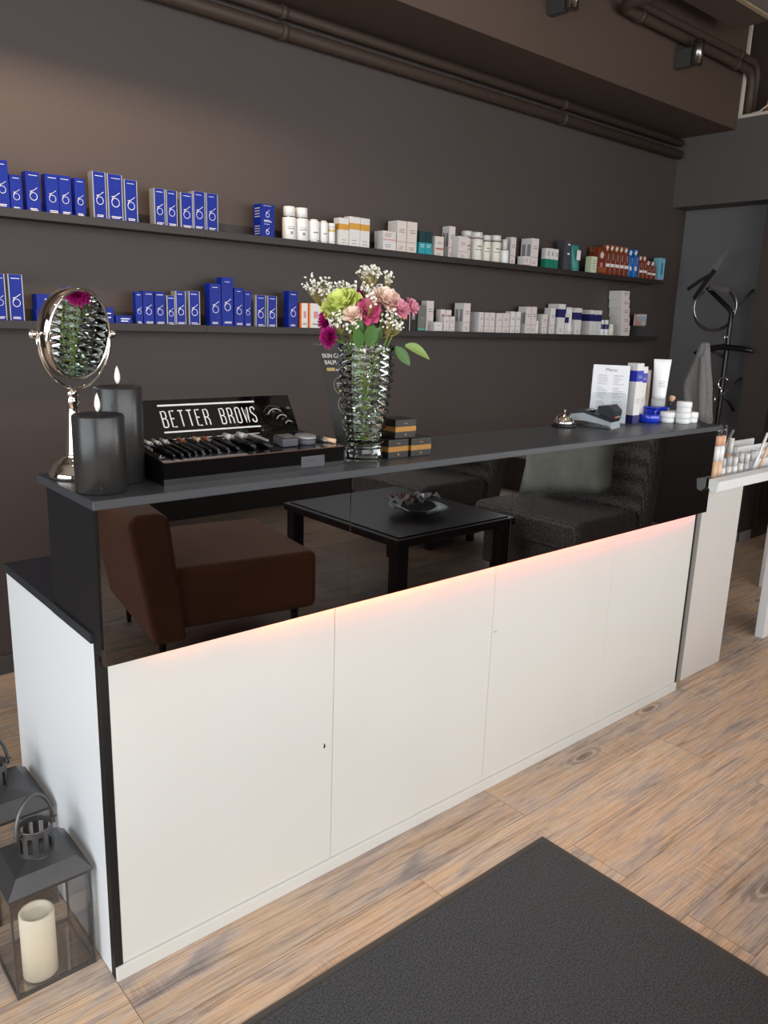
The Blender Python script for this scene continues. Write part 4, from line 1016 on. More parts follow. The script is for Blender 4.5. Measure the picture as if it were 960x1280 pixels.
o = MB().lathe([(0, 0), (.036, 0), (.040, .004), (.040, .026), (.038, .030), (.034, .031), (0, .029)], 'cobalt', (2.232, .150, HT), 36).build('cobalt_dish'); tag(o, 'low round cobalt blue jar in front of the slim serum box', 'jar')
o = MB().box(2.278, 2.375, .150, .205, HT, HT+.046, 'cobalt', .006, 3).build('cobalt_box'); tag(o, 'shiny cobalt blue box carrying the white tube', 'box')
MB().box(2.276, 2.377, .148, .207, HT+.0462, HT+.054, 'cobalt', .003, 2).build('lid', o)
# white tube standing on its grey cap
tz = HT + .0543; tx, ty = 2.334, .178
t = thing('cream_tube', 'big white tube standing on a pale grey cap on the cobalt box', 'tube', (tx, ty, tz))
MB().lathe([(0, 0), (.0255, 0), (.0265, .003), (.0265, .030), (0, .030)], 'acrylicfrost', (tx, ty, tz), 28).build('cap', t)
rows = []
u = Vector((.79, -.61, 0)); v = Vector((.61, .79, 0))
for q in range(11):
    f = q/10; a = .0255 + .010*f; b = .0255*(1-f)**.8 + .0015; z = tz + .0303 + .152*f
    rows.append([Vector((tx, ty, z)) + u*a*math.cos(2*PI*i/24) + v*b*math.sin(2*PI*i/24) for i in range(24)])
m = MB(); V = m.grid(rows, 'plastic_white', True, True); m.bm.faces.new(V[-1]); m.bm.faces.new(V[0][::-1]); m.build('tube_body', t)
m = MB()
for k, (a, b) in enumerate(((-.016, .012), (-.016, .014), (-.016, .008), (-.016, .015))):
    f = .30 + .045*k; bb = .0255*(1-f)**.8 + .0022; P0 = Vector((tx, ty, tz + .03 + .152*f)) - v*bb
    P = [P0 + u*a, P0 + u*b, P0 + u*b + Vector((0, 0, .0016)), P0 + u*a + Vector((0, 0, .0016))]; m.prism(P, -v*.0004, 'greyprint')
m.build('printing', t)
def brush(p, q, label):
    p, q = Vector(p), Vector(q); t = thing('makeup_brush', label, 'brush', p, 'make-up brushes by the white tube')
    MB().tube([p, p.lerp(q, .5)], .004, 'plastic_white', 10, radii=[.003, .0055]).build('handle', t)
    MB().tube([p.lerp(q, .505), p.lerp(q, .75)], .006, 'termblack', 12, radii=[.0056, .0075]).build('ferrule', t)
    MB().tube([p.lerp(q, .755), p.lerp(q, .9), p.lerp(q, 1)], .01, 'peachbrush', 14, radii=[.0076, .0125, .0095]).build('bristles', t)
brush((2.392, .215, HT+.002), (2.408, .205, HT+.104), 'peach-tipped make-up brush leaning behind the white jars, taller one')
brush((2.394, .180, HT+.002), (2.424, .168, HT+.092), 'second peach-tipped make-up brush leaning right behind the white jars')
def jar(x, y, z, label):
    t = MB().lathe([(0, 0), (.024, 0), (.027, .003), (.027, .020), (0, .020)], 'plastic_white', (x, y, z), 30).build('cream_jar'); tag(t, label, 'jar', 'white cream jars')
    MB().lathe([(0, .0203), (.0275, .0203), (.0283, .022), (.0283, .038), (.026, .0415), (0, .042)], 'plastic_white', (x, y, z), 30).build('lid', t)
jar(2.292, .108, HT, 'white cream jar at the left of the front row of jars')
jar(2.324, .060, HT, 'white cream jar in the middle of the front row, carrying another')
jar(2.384, .062, HT, 'white cream jar at the right of the front row, nearest the counter end')
jar(2.352, .118, HT, 'white cream jar hidden in the back row behind the stacked ones')
jar(2.326, .062, HT+.0425, 'white cream jar stacked on top of the others')
o = MB().prism([(2.40, .12, HT), (2.385, .15, HT), (2.37, .15, HT+.03), (2.38, .13, HT+.036)], (.02, .012, 0), 'paper').build('folded_tissue'); tag(o, 'small folded white tissue behind the stacked jars', 'tissue')
# ------------------------------------------------------------------ crystal vase with water and flowers
VX, VY = .730, .058
m = MB(); seg = 11
prof = [(0, 0), (.044, 0), (.047, .004), (.0475, .020), (.046, .030), (.042, .034)]
NR = 13
for k in range(NR):
    f = k/(NR-1); za = .037 + (.288-.037)*(k+.0)/NR; zb = .037 + (.288-.037)*(k+.5)/NR
    r = .0465 + .0215*min(1, f*1.4); amp = .0095 - .001*f
    prof += [(r - amp*.5, za), (r + amp*.6, zb)]
prof += [(.0685, .2865), (.0675, .288), (.062, .288)]
inner = [(.0605, .286), (.0585, .21), (.052, .13), (.0405, .05), (.0365, .042), (0, .040)]
# outside: rings turned by half a step so that the ridges break into facets
rings = []
for k, (r, z) in enumerate(prof):
    if r <= 0: rings.append([m.bm.verts.new((VX, VY, HT+z))]); continue
    tw = .5*(k % 2) if 5 < k < len(prof)-3 else 0
    rings.append([m.bm.verts.new((VX + r*math.cos(2*PI*(i+tw)/seg), VY + r*math.sin(2*PI*(i+tw)/seg), HT+z)) for i in range(seg)])
mi = m.mi('crystal')
for k in range(len(rings)-1):
    a, b = rings[k], rings[k+1]
    ta = .5*(k % 2) if 5 < k < len(prof)-3 else 0; tb = .5*((k+1) % 2) if 5 < k+1 < len(prof)-3 else 0
    for i in range(seg):
        j = (i+1) % seg
        if len(a) == 1: fs = [m.bm.faces.new((a[0], b[j], b[i]))]
        elif ta == tb: fs = [m.bm.faces.new((a[i], a[j], b[j], b[i]))]
        elif ta < tb: fs = [m.bm.faces.new((a[i], a[j], b[i])), m.bm.faces.new((a[j], b[j], b[i]))]
        else: fs = [m.bm.faces.new((a[i], b[j], b[i])), m.bm.faces.new((a[i], a[j], b[j]))]
        for f_ in fs: f_.material_index = mi
last = rings[-1]
for r, z in inner:
    if r > 0:
        nw = [m.bm.verts.new((VX + r*math.cos(2*PI*i/seg), VY + r*math.sin(2*PI*i/seg), HT+z)) for i in range(seg)]
        for i in range(seg):
            f_ = m.bm.faces.new((last[i], last[(i+1) % seg], nw[(i+1) % seg], nw[i])); f_.material_index = mi; f_.smooth = False
        last = nw
    else:
        c = m.bm.verts.new((VX, VY, HT+z))
        for i in range(seg): m.bm.faces.new((last[i], last[(i+1) % seg], c)).material_index = mi
tag(m.build('crystal_vase'), 'tall ribbed crystal vase holding the mixed bouquet on the counter', 'vase')
o = MB().lathe([(0, .0403), (.0345, .0425), (.0385, .0502), (.0455, .100), (0, .100)], 'water', (VX, VY, HT), 28).build('water')
tag(o, 'clear water standing in the lower part of the crystal vase', 'water', kind='stuff')

RN = random.Random(11)
def frame(n):
    n = Vector(n).normalized(); return n.to_track_quat('Z', 'Y').to_matrix().to_4x4()
def petal(m, X, az, tiltp, ln, wd, cup, curl, mt, ruffle=0., base=0., nl=5, nw=5):
    """one cupped petal in local frame X, growing outwards from the axis"""
    P = []
    for a in range(nl + 1):
        f = a/nl; row = []
        ang = tiltp + curl*f
        # integrate the profile
        rr = base + ln*f*math.cos(tiltp + curl*f*.5); zz = ln*f*math.sin(tiltp + curl*f*.5)
        wloc = wd*math.sin(PI*min(1., .12 + f*.78))**.7
        for b in range(nw + 1):
            g = 2*b/nw - 1
            off = wloc*g; dz = cup*(g*g)*wd
            rf = ruffle*math.sin(g*9 + az*3)*f*f
            p = Vector((rr - abs(g)**2*cup*wd*.4*f + (ruffle*.6*math.cos(g*11+az)*f*f), off, zz + dz + rf))
            row.append(X @ (Matrix.Rotation(az, 4, 'Z') @ p))
        P.append(row)
    m.grid(P, mt)
def rose(m, c, n, r, mt, layers=5):
    X = Matrix.Translation(c) @ frame(n)
    for L in range(layers):
        f = L/(layers-1); k = 3 + L
        for i in range(k):
            petal(m, X @ Matrix.Translation((0, 0, -r*.75 + r*.22*(1-f))), 2*PI*i/k + L*.9 + RN.uniform(-.2, .2), 1.38 - .62*f, r*(1.05 + .25*f), r*(.45 + .22*f), .35, -.25 - .55*f, mt, base=r*(.06+.1*f))
def pompon(m, c, n, r, mt, layers=6, wd=.16, ruffle=0., per=9):
    X = Matrix.Translation(c) @ frame(n)
    for L in range(layers):
        f = L/(layers-1); k = per + 2*L
        for i in range(k):
            petal(m, X @ Matrix.Translation((0, 0, -r*.35)), 2*PI*i/k + L*.5 + RN.uniform(-.12, .12), 1.35*(1-f) + .12, r*(.8 + .25*f)*RN.uniform(.9, 1.08), r*wd, .3, .25*(1-f)-.05, mt, ruffle=ruffle*r, nl=4, nw=3, base=r*.03)
def stem_to(m, c, mt='stem', r=.0021, deep=.055):
    """stem from a bloom down into the vase"""
    c = Vector(c); a = math.atan2(c.y - VY, c.x - VX); d = min(.8, (c.xy - Vector((VX, VY))).length / .09)
    neck = Vector((VX + .045*d*math.cos(a), VY + .045*d*math.sin(a), HT + .285))
    foot = Vector((VX - .018*d*math.cos(a + .6), VY - .018*d*math.sin(a + .6), HT + deep))
    pts = []
    for i in range(9):
        f = i/8; pts.append((1-f)**2*c + 2*f*(1-f)*(neck + Vector((0, 0, .01))) + f*f*foot)
    # keep inside the glass below the rim
    for p in pts:
        if p.z < HT + .286:
            q = p.xy - Vector((VX, VY)); lim = .034 + (p.z - HT - .05)/.24*.020
            if q.length > lim: q = q.normalized()*lim; p.x, p.y = VX + q.x, VY + q.y
    m.tube(pts, r, mt, 8)
def leaf(m, p, d, up_, ln, wd, mt, droop=.5):
    p, d, up_ = Vector(p), Vector(d).normalized(), Vector(up_).normalized()
    s = d.cross(up_).normalized(); P = []
    for a in range(8):
        f = a/7; w_ = wd*math.sin(PI*(f*.93+.05))**.8
        c = p + d*ln*f - Vector((0, 0, 1))*droop*ln*f*f
        P.append([c + s*w_*g + up_*abs(g)*w_*.35 for g in (-1, -.5, 0, .5, 1)])
    m.grid(P, mt)
TO = Vector((-.634, -.774, 0)); RT = Vector((.774, -.634, 0))        # towards / across the entrance side
def flower(kind, label, cat, c, n, build, stem='stem', leaves=(), deep=.055, sr=.0021):
    t = thing(kind, label, cat, c, 'flowers in the crystal vase')
    m = MB(); build(m); m.build('bloom', t, recalc=False)
    m = MB(); stem_to(m, Vector(c) - Vector(n).normalized()*.012, stem, sr, deep); m.build('stem', t)
    for lf in leaves:
        m = MB(); leaf(m, *lf); m.build('leaf', t, recalc=False)
    return t
c = (.662, .081, 1.508); n = TO*.55 - RT*.35 + Vector((0, 0, .75))
flower('rose', 'lime green rose at the upper left of the bouquet', 'flower', c, n, lambda m: rose(m, c, n, .040, 'lime', 6), leaves=[((.672, .03, 1.415), (-.1, -.25, 1), TO, .062, .017, 'leaf', .05)])
c = (.696, .015, 1.489); n = TO*.9 + RT*.15 + Vector((0, 0, .45))
flower('rose', 'deep pink rose in the middle front of the bouquet', 'flower', c, n, lambda m: rose(m, c, n, .026, 'rosepink', 5), leaves=[((.690, .0, 1.405), (-.05, -.3, 1), TO, .058, .017, 'leaf', .08), ((.70, .005, 1.41), (.5, -.2, 1), TO, .052, .014, 'leaf', .1)])
c = (.752, .012, 1.522); n = TO*.6 + RT*.25 + Vector((0, 0, .7))
flower('rose', 'cream and peach rose at the upper right of the bouquet', 'flower', c, n, lambda m: rose(m, c, n, .030, 'peach', 6), leaves=[((.775, -.035, 1.408), (.72, -.5, -.12), TO + Vector((0, 0, .8)), .062, .015, 'leaflight', .35), ((.764, -.012, 1.405), (.35, -.45, -.5), TO, .05, .013, 'leaf', .2)])
c = (.660, .030, 1.481); n = TO*.8 - RT*.1 + Vector((0, 0, .6))
flower('rosebud', 'small pale peach rosebud below the lime green rose', 'flower', c, n, lambda m: rose(m, c, n, .020, 'peach', 4), leaves=[((.668, .012, 1.40), (-.25, -.2, 1), TO, .052, .014, 'leaf', .05)])
c = (.638, .108, 1.466); n = -RT*.8 + TO*.25 + Vector((0, 0, .3))
flower('chrysanthemum', 'magenta chrysanthemum at the left edge of the bouquet, upper one of two', 'flower', c, n, lambda m: pompon(m, c, n, .031, 'magenta', 6, .15))
c = (.620, .074, 1.424); n = -RT*.62 + TO*.55 + Vector((0, 0, .1))
flower('chrysanthemum', 'magenta chrysanthemum hanging over the left rim of the vase', 'flower', c, n, lambda m: pompon(m, c, n, .027, 'magenta', 6, .16))
c = (.731, .090, 1.520); n = TO*.4 + Vector((0, 0, 1))
flower('chrysanthemum', 'magenta chrysanthemum behind the pink rose in the bouquet centre', 'flower', c, n, lambda m: pompon(m, c, n, .034, 'magenta', 6, .15))
c = (.778, -.013, 1.498); n = TO*.55 + RT*.35 + Vector((0, 0, .6))
flower('carnation', 'ruffled pink carnation right of the peach rose', 'flower', c, n, lambda m: pompon(m, c, n, .026, 'carnation', 5, .30, .16, 8))
c = (.812, -.018, 1.503); n = RT*.8 + TO*.3 + Vector((0, 0, .45))
flower('carnation', 'ruffled pink carnation at the far right of the bouquet', 'flower', c, n, lambda m: pompon(m, c, n, .022, 'carnation', 5, .30, .16, 8))
def gyps(label, clusters, base_off=(0, 0)):
    c0 = Vector(clusters[0][0]); t = thing('gypsophila_spray', label, 'flower', c0, 'flowers in the crystal vase')
    st = MB(); fl = MB()
    node = Vector((VX + (c0.x - VX)*.45, VY + (c0.y - VY)*.45, HT + .300))
    stem_to(st, node, 'stemdry', .0014, .06)
    for c, rx, rz, nf in clusters:
        c = Vector(c); hub = c - Vector((0, 0, rz*1.5)); hub = hub.lerp(node, .15)
        st.tube([node, node.lerp(hub, .5) + Vector((RN.uniform(-.004, .004), RN.uniform(-.004, .004), .004)), hub], .0009, 'stemdry', 6)
        for k in range(nf):
            while True:
                u = Vector((RN.uniform(-1, 1), RN.uniform(-1, 1), RN.uniform(-1, 1)))
                if u.length < 1: break
            p = c + RT*u.x*rx + TO*u.y*rx*.8 + Vector((0, 0, u.z*rz))
            st.tube([hub, hub.lerp(p, .55) + Vector((0, 0, -.003)), p], .0004, 'stemdry', 4, cap=False)
            r = RN.uniform(.0024, .0042)
            for q in range(3):
                fl.ball(p + Vector((RN.uniform(-1, 1), RN.uniform(-1, 1), RN.uniform(-1, 1)))*r*.55, r*RN.uniform(.65, .95), 'gyp', 7, 4, .85)
    st.build('stem', t); f = fl.build('florets', t); f['kind'] = 'stuff'
    return t
gyps("white baby's breath spray reaching out at the upper left of the bouquet", [((.640, .145, 1.547), .038, .028, 60), ((.665, .13, 1.522), .030, .022, 40)])
gyps("white baby's breath spray rising highest above the bouquet", [((.748, .074, 1.582), .034, .018, 55), ((.785, .045, 1.572), .018, .016, 28), ((.752, .07, 1.548), .028, .014, 26)])
gyps("white baby's breath between the lime rose and the peach rose", [((.700, .10, 1.545), .036, .014, 40), ((.735, .06, 1.540), .02, .012, 18)])
gyps("white baby's breath hanging low at the left front of the bouquet", [((.640, .055, 1.468), .026, .022, 36), ((.662, .02, 1.445), .022, .018, 16), ((.690, -.002, 1.515), .02, .02, 14)])
gyps("white baby's breath low at the right front of the bouquet", [((.742, -.012, 1.470), .026, .028, 34), ((.765, -.02, 1.455), .016, .014, 14)])

# ------------------------------------------------------------------ coat stand in the corner, hangers and jacket
cx, cy = 4.9, 1.19
t = thing('coat_stand', 'black tubular coat stand with a looped polished strip on top, in the far right corner', 'coat stand', (cx, cy, 0))
MB().tube([(cx, cy, .03), (cx, cy, .8), (cx, cy, 1.50), (cx, cy, 1.60), (cx, cy+.03, 1.635), (cx-.005, cy+.19, 1.765)], .0155, 'coat', 14).build('post', t)
MB().lathe([(0, 0), (.115, 0), (.12, .008), (.11, .02), (.03, .03), (0, .03)], 'coat', (cx, cy, 0), 32).build('base', t)
for i, p in enumerate(([(cx, cy, 1.60), (cx+.08, cy+.003, 1.64), (cx+.17, cy+.005, 1.70), (cx+.28, cy+.005, 1.765)], [(cx, cy, 1.03), (cx+.08, cy+.003, 1.07), (cx+.18, cy+.005, 1.115), (cx+.28, cy+.005, 1.15)], [(cx, cy, 1.30), (cx-.04, cy+.07, 1.335), (cx-.07, cy+.14, 1.375)], [(cx, cy, 1.05), (cx+.06, cy-.03, 1.0), (cx+.12, cy-.05, .93)])):
    MB().tube(p, .009, 'strip' if i < 2 else 'coat', 10).build('arm', t)
view = Vector((-.85, -.53, 0)); acr = Vector((.53, -.85, 0))           # the loop faces the room
lc = Vector((4.885, 1.305, 1.625)); pts = []; sd = []
for i in range(27):
    a = math.radians(52 - 285*i/26)                                    # open at the upper right
    pts.append(lc + acr*.135*math.cos(a) + Vector((0, 0, .145*math.sin(a)))); sd.append(view + acr*.3)
MB().ribbon(pts, [Vector(view)*.75 + Vector((0, 0, .66))]*27, .036, .004, 'strip').build('loop_strip', t)
def blade(p, q, w_, nm='blade', mt='strip'):
    p, q = Vector(p), Vector(q); m_ = p.lerp(q, .5) + Vector((0, 0, .006))
    MB().ribbon([p, m_, q], view*.5 + acr*.9, w_, .004, mt).build(nm, t)
blade((4.87, 1.255, 2.015), (4.875, 1.335, 1.885), .038)
blade((4.875, 1.335, 1.885), (4.885, 1.47, 1.69), .03, mt='coat')
blade((4.875, 1.52, 1.755), (4.885, 1.345, 1.865), .026, mt='coat')
blade((4.87, 1.36, 1.765), (4.875, 1.22, 1.745), .034)
# black hanger in front, and two wire hangers by their hooks
hx = 4.835
m = MB(); pts = [(hx, 1.385, 1.318), (hx, 1.34, 1.342), (hx, 1.25, 1.362), (hx, 1.185, 1.372), (hx, 1.12, 1.368), (hx, 1.03, 1.362), (hx, .975, 1.352)]
m.tube(pts, .02, 'coat', 12, radii=[.014, .019, .020, .020, .020, .019, .014])
o = m.build('coat_hanger'); tag(o, 'black padded coat hanger hanging on the coat stand', 'hanger')
MB().tube([(hx, 1.185, 1.385)] + [(hx + .02 + .018*math.cos(a), 1.185, 1.44 + .018*math.sin(a)) for a in [PI*1.1 - .5*i for i in range(9)]], .0025, 'chrome', 8).build('hook', o)
for (yy, zz, lab) in ((1.165, 1.125, 'bright wire hanger hook on the coat stand post beside the jacket'), (1.205, 1.065, 'lower wire hanger hook peeking out between jacket and post')):
    m = MB(); c = Vector((4.862, yy, zz)); pts = [c + Vector((0, .034*math.cos(a), .042*math.sin(a))) for a in [2.6 - .45*i for i in range(10)]]
    m.tube(pts + [pts[-1] + Vector((0, .01, -.05))], .0055, 'chrome', 8); o = m.build('hanger_hook'); tag(o, lab, 'hanger')
# grey jacket
P = []; prof = [(1.395, 1.300, .026, .016), (1.375, 1.302, .040, .022), (1.33, 1.303, .048, .028), (1.27, 1.308, .062, .036), (1.20, 1.316, .082, .042), (1.13, 1.324, .104, .046), (1.09, 1.322, .108, .046), (1.02, 1.310, .104, .046), (.95, 1.292, .098, .046), (.86, 1.272, .098, .044)]
for k, (z, c_, a, b) in enumerate(prof):
    row = []; f = k/(len(prof)-1)
    for i in range(48):
        q = 2*PI*i/48
        fold = 1 + .26*f**.6*math.sin(5*q + 1.3 + z*4) + .10*f*math.sin(9*q - z*9)
        row.append((4.80 + b*fold*math.sin(q), c_ + a*(1 + .05*math.sin(3*q + z*11))*math.cos(q), z + .016*math.sin(3*q)*f))
    P.append(row)
m = MB(); V = m.grid(P, 'wool', True, True); m.bm.faces.new(V[0]); m.bm.faces.new(V[-1])
o = m.build('grey_jacket'); tag(o, 'grey woollen jacket hanging from the coat stand in the far corner', 'jacket')
R_ = []
for k in range(9):
    f = k/8; c = Vector((4.762 - .006*f, 1.285 - .05*f, 1.30 - .42*f)); r = .018 + .014*math.sin(PI*f*.8)
    R_.append([c + Vector((r*.8*math.sin(2*PI*i/16), r*math.cos(2*PI*i/16)*(1 + .12*math.sin(3*i)), .006*math.sin(i))) for i in range(16)])
m = MB(); V = m.grid(R_, 'wool', True, True); m.bm.faces.new(V[0]); m.bm.faces.new(V[-1]); m.build('sleeve', o)

# ------------------------------------------------------------------ make-up tester stand beside the counter
t = thing('tester_stand', 'white make-up tester stand with a long display tray right beside the counter end', 'display', (2.7, .1, 0))
MB().box(2.512, 2.852, .028, .070, 0, .868, 'whitesoft', .0015).build('leg_panel', t)
MB().box(3.30, 3.60, .028, .070, 0, .868, 'plastic_white', .0015).build('leg_panel', t)
xe, xs = 3.62, 2.432
m = MB()
m.prism([(2.392, y, z) for y, z in ((-.078, .866), (-.062, .860), (-.044, .878), (-.044, .912), (-.050, .912), (-.084, .906))], (xe - 2.392, 0, 0), 'plastic_white'); m.build('price_rail', t)
MB().prism([(2.388, y, z) for y, z in ((-.078, .866), (-.062, .860), (-.044, .878), (-.044, .912), (-.084, .906))], (.0036, 0, 0), 'plastic_white').build('rail_end', t)
MB().box(xs, xe, -.0435, .36, .8685, .884, 'plastic_white', .001).build('tray', t)
MB().box(xs, xe, .348, .36, .8842, .935, 'plastic_white', .001).build('back_edge', t)
for yy, zz in ((.045, .925), (.13, .932), (.22, .940)):
    MB().box(xs+.03, xe, yy, yy+.003, .8842, zz, 'plastic_white').build('divider', t)
MB().box(xs+.03, xe, -.043, -.040, .8842, .922, 'acrylic').build('front_guard', t)
def vial(x, y, z0, r, h, lab, tip='clearcap', body='acrylic', tilt=(0, 0), cat='lip gloss', group='clear vials on the tester stand', cf=.45):
    p = Vector((x, y, z0)); q = p + Vector((tilt[0]*h, tilt[1]*h, h))
    t = thing('gloss_vial', lab, cat, p, group)
    MB().tube([p, p.lerp(q, 1-cf)], r, body, 12).build('body', t); MB().tube([p.lerp(q, 1-cf+.004), q], r*.92, tip, 12).build('cap', t)
z0 = .8843
for i, (x, lab) in enumerate(((2.478, 'tall beige foundation tube with orange collar at the tray corner, left of its twin'), (2.516, 'tall beige foundation tube with orange collar, right of its twin at the tray corner'))):
    t2 = thing('foundation_tube', lab, 'foundation', (x, -.010, z0), 'foundation tubes at the tray corner')
    MB().tube([(x, -.010, z0), (x+.002, -.010, z0+.085)], .0155, 'foundation', 16).build('lower_tube', t2)
    MB().tube([(x+.002, -.010, z0+.0855), (x+.004, -.009, z0+.145)], .0155, 'plastic_white', 16).build('sleeve', t2)
    MB().tube([(x+.004, -.009, z0+.1455), (x+.006, -.008, z0+.185)], .0155, 'peachbrush', 16).build('collar', t2)
    MB().tube([(x+.006, -.008, z0+.1855), (x+.008, -.007, z0+.226)], .016, 'acrylic', 16).build('clear_cap', t2)
rr = random.Random(4)
ordw = ['first', 'second', 'third', 'fourth', 'fifth', 'sixth']
for row, (yy, rn) in enumerate(((.0, 'front'), (.085, 'middle'), (.17, 'back'))):
    for k in range(6):
        x = 2.575 + .052*k + .012*row
        vial(x, yy, z0, .0125, .092 + .014*row + rr.uniform(-.008, .008), '%s clear gloss vial from the left in the %s row of the tester stand' % (ordw[k], rn), rr.choice(['acrylicfrost', 'clearcap', 'plastic_white']), rr.choice(['clearcap', 'acrylicfrost', 'plastic_white']))
vial(2.735, .058, z0, .013, .150, 'taller vial with a peach ring sticking up above the clear ones', 'clearcap', 'peachbrush', (.08, 0))
for k, (x, yy, h, dx, c, lab) in enumerate(((2.80, -.020, .17, .30, 'plastic_white', 'long white applicator stick leaning right in the tester tray, leftmost'), (2.855, -.022, .19, .30, 'foundation', 'long cream applicator stick leaning right in the tester tray'), (2.80, .145, .16, .42, 'silverside', 'grey applicator stick leaning behind the white one in the tester tray'))):
    p = Vector((x, yy, z0)); o = MB().tube([p, p + Vector((dx*h, 0, h*.5)), p + Vector((dx*2*h, 0, h))], .0062, c, 10).build('applicator_stick'); tag(o, lab, 'applicator', 'applicator sticks on the tester stand')
o = MB().prism([(2.56, .30, z0), (2.56, .31, z0+.13), (2.72, .31, z0+.095), (2.72, .30, z0)], (0, .004, 0), 'clearcap').build('price_holder'); tag(o, 'pale sloping card holder at the back of the tester tray', 'card holder')
# clear organiser peeking over the counter end
t = thing('clear_organiser', 'clear acrylic organiser with beige tubes rising behind the counter end', 'organiser', (2.53, .26, z0))
MB().box(2.455, 2.545, .240, .244, z0, z0+.250, 'acrylic').box(2.455, 2.545, .312, .316, z0, z0+.246, 'acrylic').box(2.455, 2.459, .244, .312, z0, z0+.248, 'acrylic').box(2.541, 2.545, .244, .312, z0, z0+.248, 'acrylic').build('case', t)
for k in range(2):
    o = MB().tube([(2.48 + .04*k, .278, z0), (2.48 + .04*k, .278, z0+.245 + .012*(k == 0))], .012, 'foundation', 12).build('concealer_tube'); tag(o, '%s beige concealer tube inside the clear organiser' % ('left', 'right')[k], 'concealer', 'concealers in the organiser')
# second white leg further back
t = thing('white_side_table', 'white slab-sided display table cut off by the right edge of the photo', 'table', (4.3, .6, 0))
MB().box(4.115, 4.145, -.25, .42, 0, .80, 'plastic_white', .002).build('side_panel', t)
MB().box(4.115, 4.95, -.28, .425, .8002, .83, 'plastic_white', .002).build('table_top', t)
MB().box(4.90, 4.93, -.25, .42, 0, .80, 'plastic_white', .002).build('side_panel', t)

# ------------------------------------------------------------------ lanterns on the floor
def lantern(cx, cy, s, hb, hr, crim, label, rot=0.):
    t = thing('lantern', label, 'lantern', (cx, cy, 0), 'metal lanterns on the floor'); t.rotation_euler = (0, 0, rot)
    X = world(t); e = .0045
    m = MB()
    m.box(-s+.0045, s-.0045, -s+.0045, s-.0045, .0003, .0035, 'pane', xf=X); m.build('floor_pane', t)
    m = MB()
    for a in (-1, 1): m.box(-s, s, a*s-(e if a > 0 else 0), a*s+(e if a < 0 else 0), 0, .006, 'lantern', xf=X).box(a*s-(e if a > 0 else 0), a*s+(e if a < 0 else 0), -s+e, s-e, 0, .006, 'lantern', xf=X)
    m.build('floor_frame', t)
    for a in (-1, 1):
        for b in (-1, 1):
            MB().box(a*s-e if a > 0 else a*s, a*s if a > 0 else a*s+e, b*s-e if b > 0 else b*s, b*s if b > 0 else b*s+e, .0062, hb, 'lantern', xf=X).build('corner_post', t)
    m = MB()
    for zz in (.0062, hb-.006):
        for a in (-1, 1):
            m.box(-s+e, s-e, a*s-(e if a > 0 else 0), a*s+(e if a < 0 else 0), zz, zz+.005, 'lantern', xf=X); m.box(a*s-(e if a > 0 else 0), a*s+(e if a < 0 else 0), -s+e, s-e, zz, zz+.005, 'lantern', xf=X)
    m.build('frame_rails', t)
    for a in (-1, 1):
        MB().box(-s+e, s-e, a*(s-.002)-.0008, a*(s-.002)+.0008, .012, hb-.007, 'pane', xf=X).build('glass_pane', t)
        MB().box(a*(s-.002)-.0008, a*(s-.002)+.0008, -s+e, s-e, .012, hb-.007, 'pane', xf=X).build('glass_pane', t)
    m = MB(); o_ = s + .004; i_ = s*.74; k_ = .036
    L = [[X @ Vector((q*a, q*b, z)) for a, b in ((-1, -1), (1, -1), (1, 1), (-1, 1))] for q, z in ((o_, hb), (o_, hb+.004), (i_, hb+.034), (k_*.75, hb+.034+hr))]
    V = m.grid(L, 'lantern', False, True); m.bm.faces.new(V[-1]); m.bm.faces.new(V[0][::-1]); m.build('roof', t)
    zc = hb + .030 + hr; rc = .0365; hc = .066; m = MB(); ns = 10; sl = .46
    def cp(a, z, r=rc): return X @ Vector((r*math.cos(a), r*math.sin(a), z))
    for k in range(ns):                                          # slotted chimney wall
        a0 = 2*PI*k/ns; da = 2*PI/ns
        A = [a0, a0 + da*(.5-sl/2), a0 + da*(.5+sl/2), a0 + da]
        def patch(p, q, z0_, z1_):
            m.grid([[cp(p + (q-p)*j/4, z) for j in range(5)] for z in (z0_, z1_)], 'lantern')
            m.grid([[cp(p + (q-p)*j/4, z, rc-.0012) for j in range(5)] for z in (z0_, z1_)], 'lantern')
        patch(A[0], A[1], zc, zc+hc); patch(A[2], A[3], zc, zc+hc); patch(A[1], A[2], zc, zc+.014); patch(A[1], A[2], zc+.052, zc+hc)
    for z in (zc+.001, zc+hc): m.tube([cp(2*PI*i/30, z) for i in range(31)], .0022, 'lantern', 6, cap=False)
    ch = m.build('chimney', t, recalc=False)
    d = X.to_3x3() @ Vector((.93, .37, 0)); up_ = Vector((0, 0, 1)); c0 = X @ Vector((0, 0, zc+hc-.010))
    pts = [c0 + d*.048*math.cos(PI*i/18 ) + (up_*.074 + X.to_3x3() @ Vector((0, .012, 0)))*math.sin(PI*i/18) for i in range(19)]
    MB().tube([pts[0] - up_*.012] + pts + [pts[-1] - up_*.012], .0042, 'lantern', 10).build('ring_handle', ch)
    for q in (1, -1): MB().tube([c0 + d*q*.035, c0 + d*q*.056], .0032, 'lantern', 8).build('rivet', ch)
    return t
lantern(-.100, .166, .0865, .248, .008, None, 'black metal glass lantern with ivory candle in the front left corner')
lantern(-.118, .435, .105, .275, .008, None, 'black metal lantern behind the front one, cut off by the left photo edge')
c = candle(-.122, .128, .037, .162, 'ivory pillar candle standing inside the front glass lantern', .0037, 'ivory', False)

# ------------------------------------------------------------------ entrance mat
t = thing('entrance_mat', 'charcoal entrance mat with rubber border lying on the wood floor', 'mat', (.3, -.9, 0))
MB().box(-.62, 1.178, -1.36, -.276, .0003, .004, 'matrubber', .0015).build('rubber_border', t)
MB().box(-.597, 1.155, -1.337, -.299, .0041, .009, 'matpile', .002).build('pile', t)

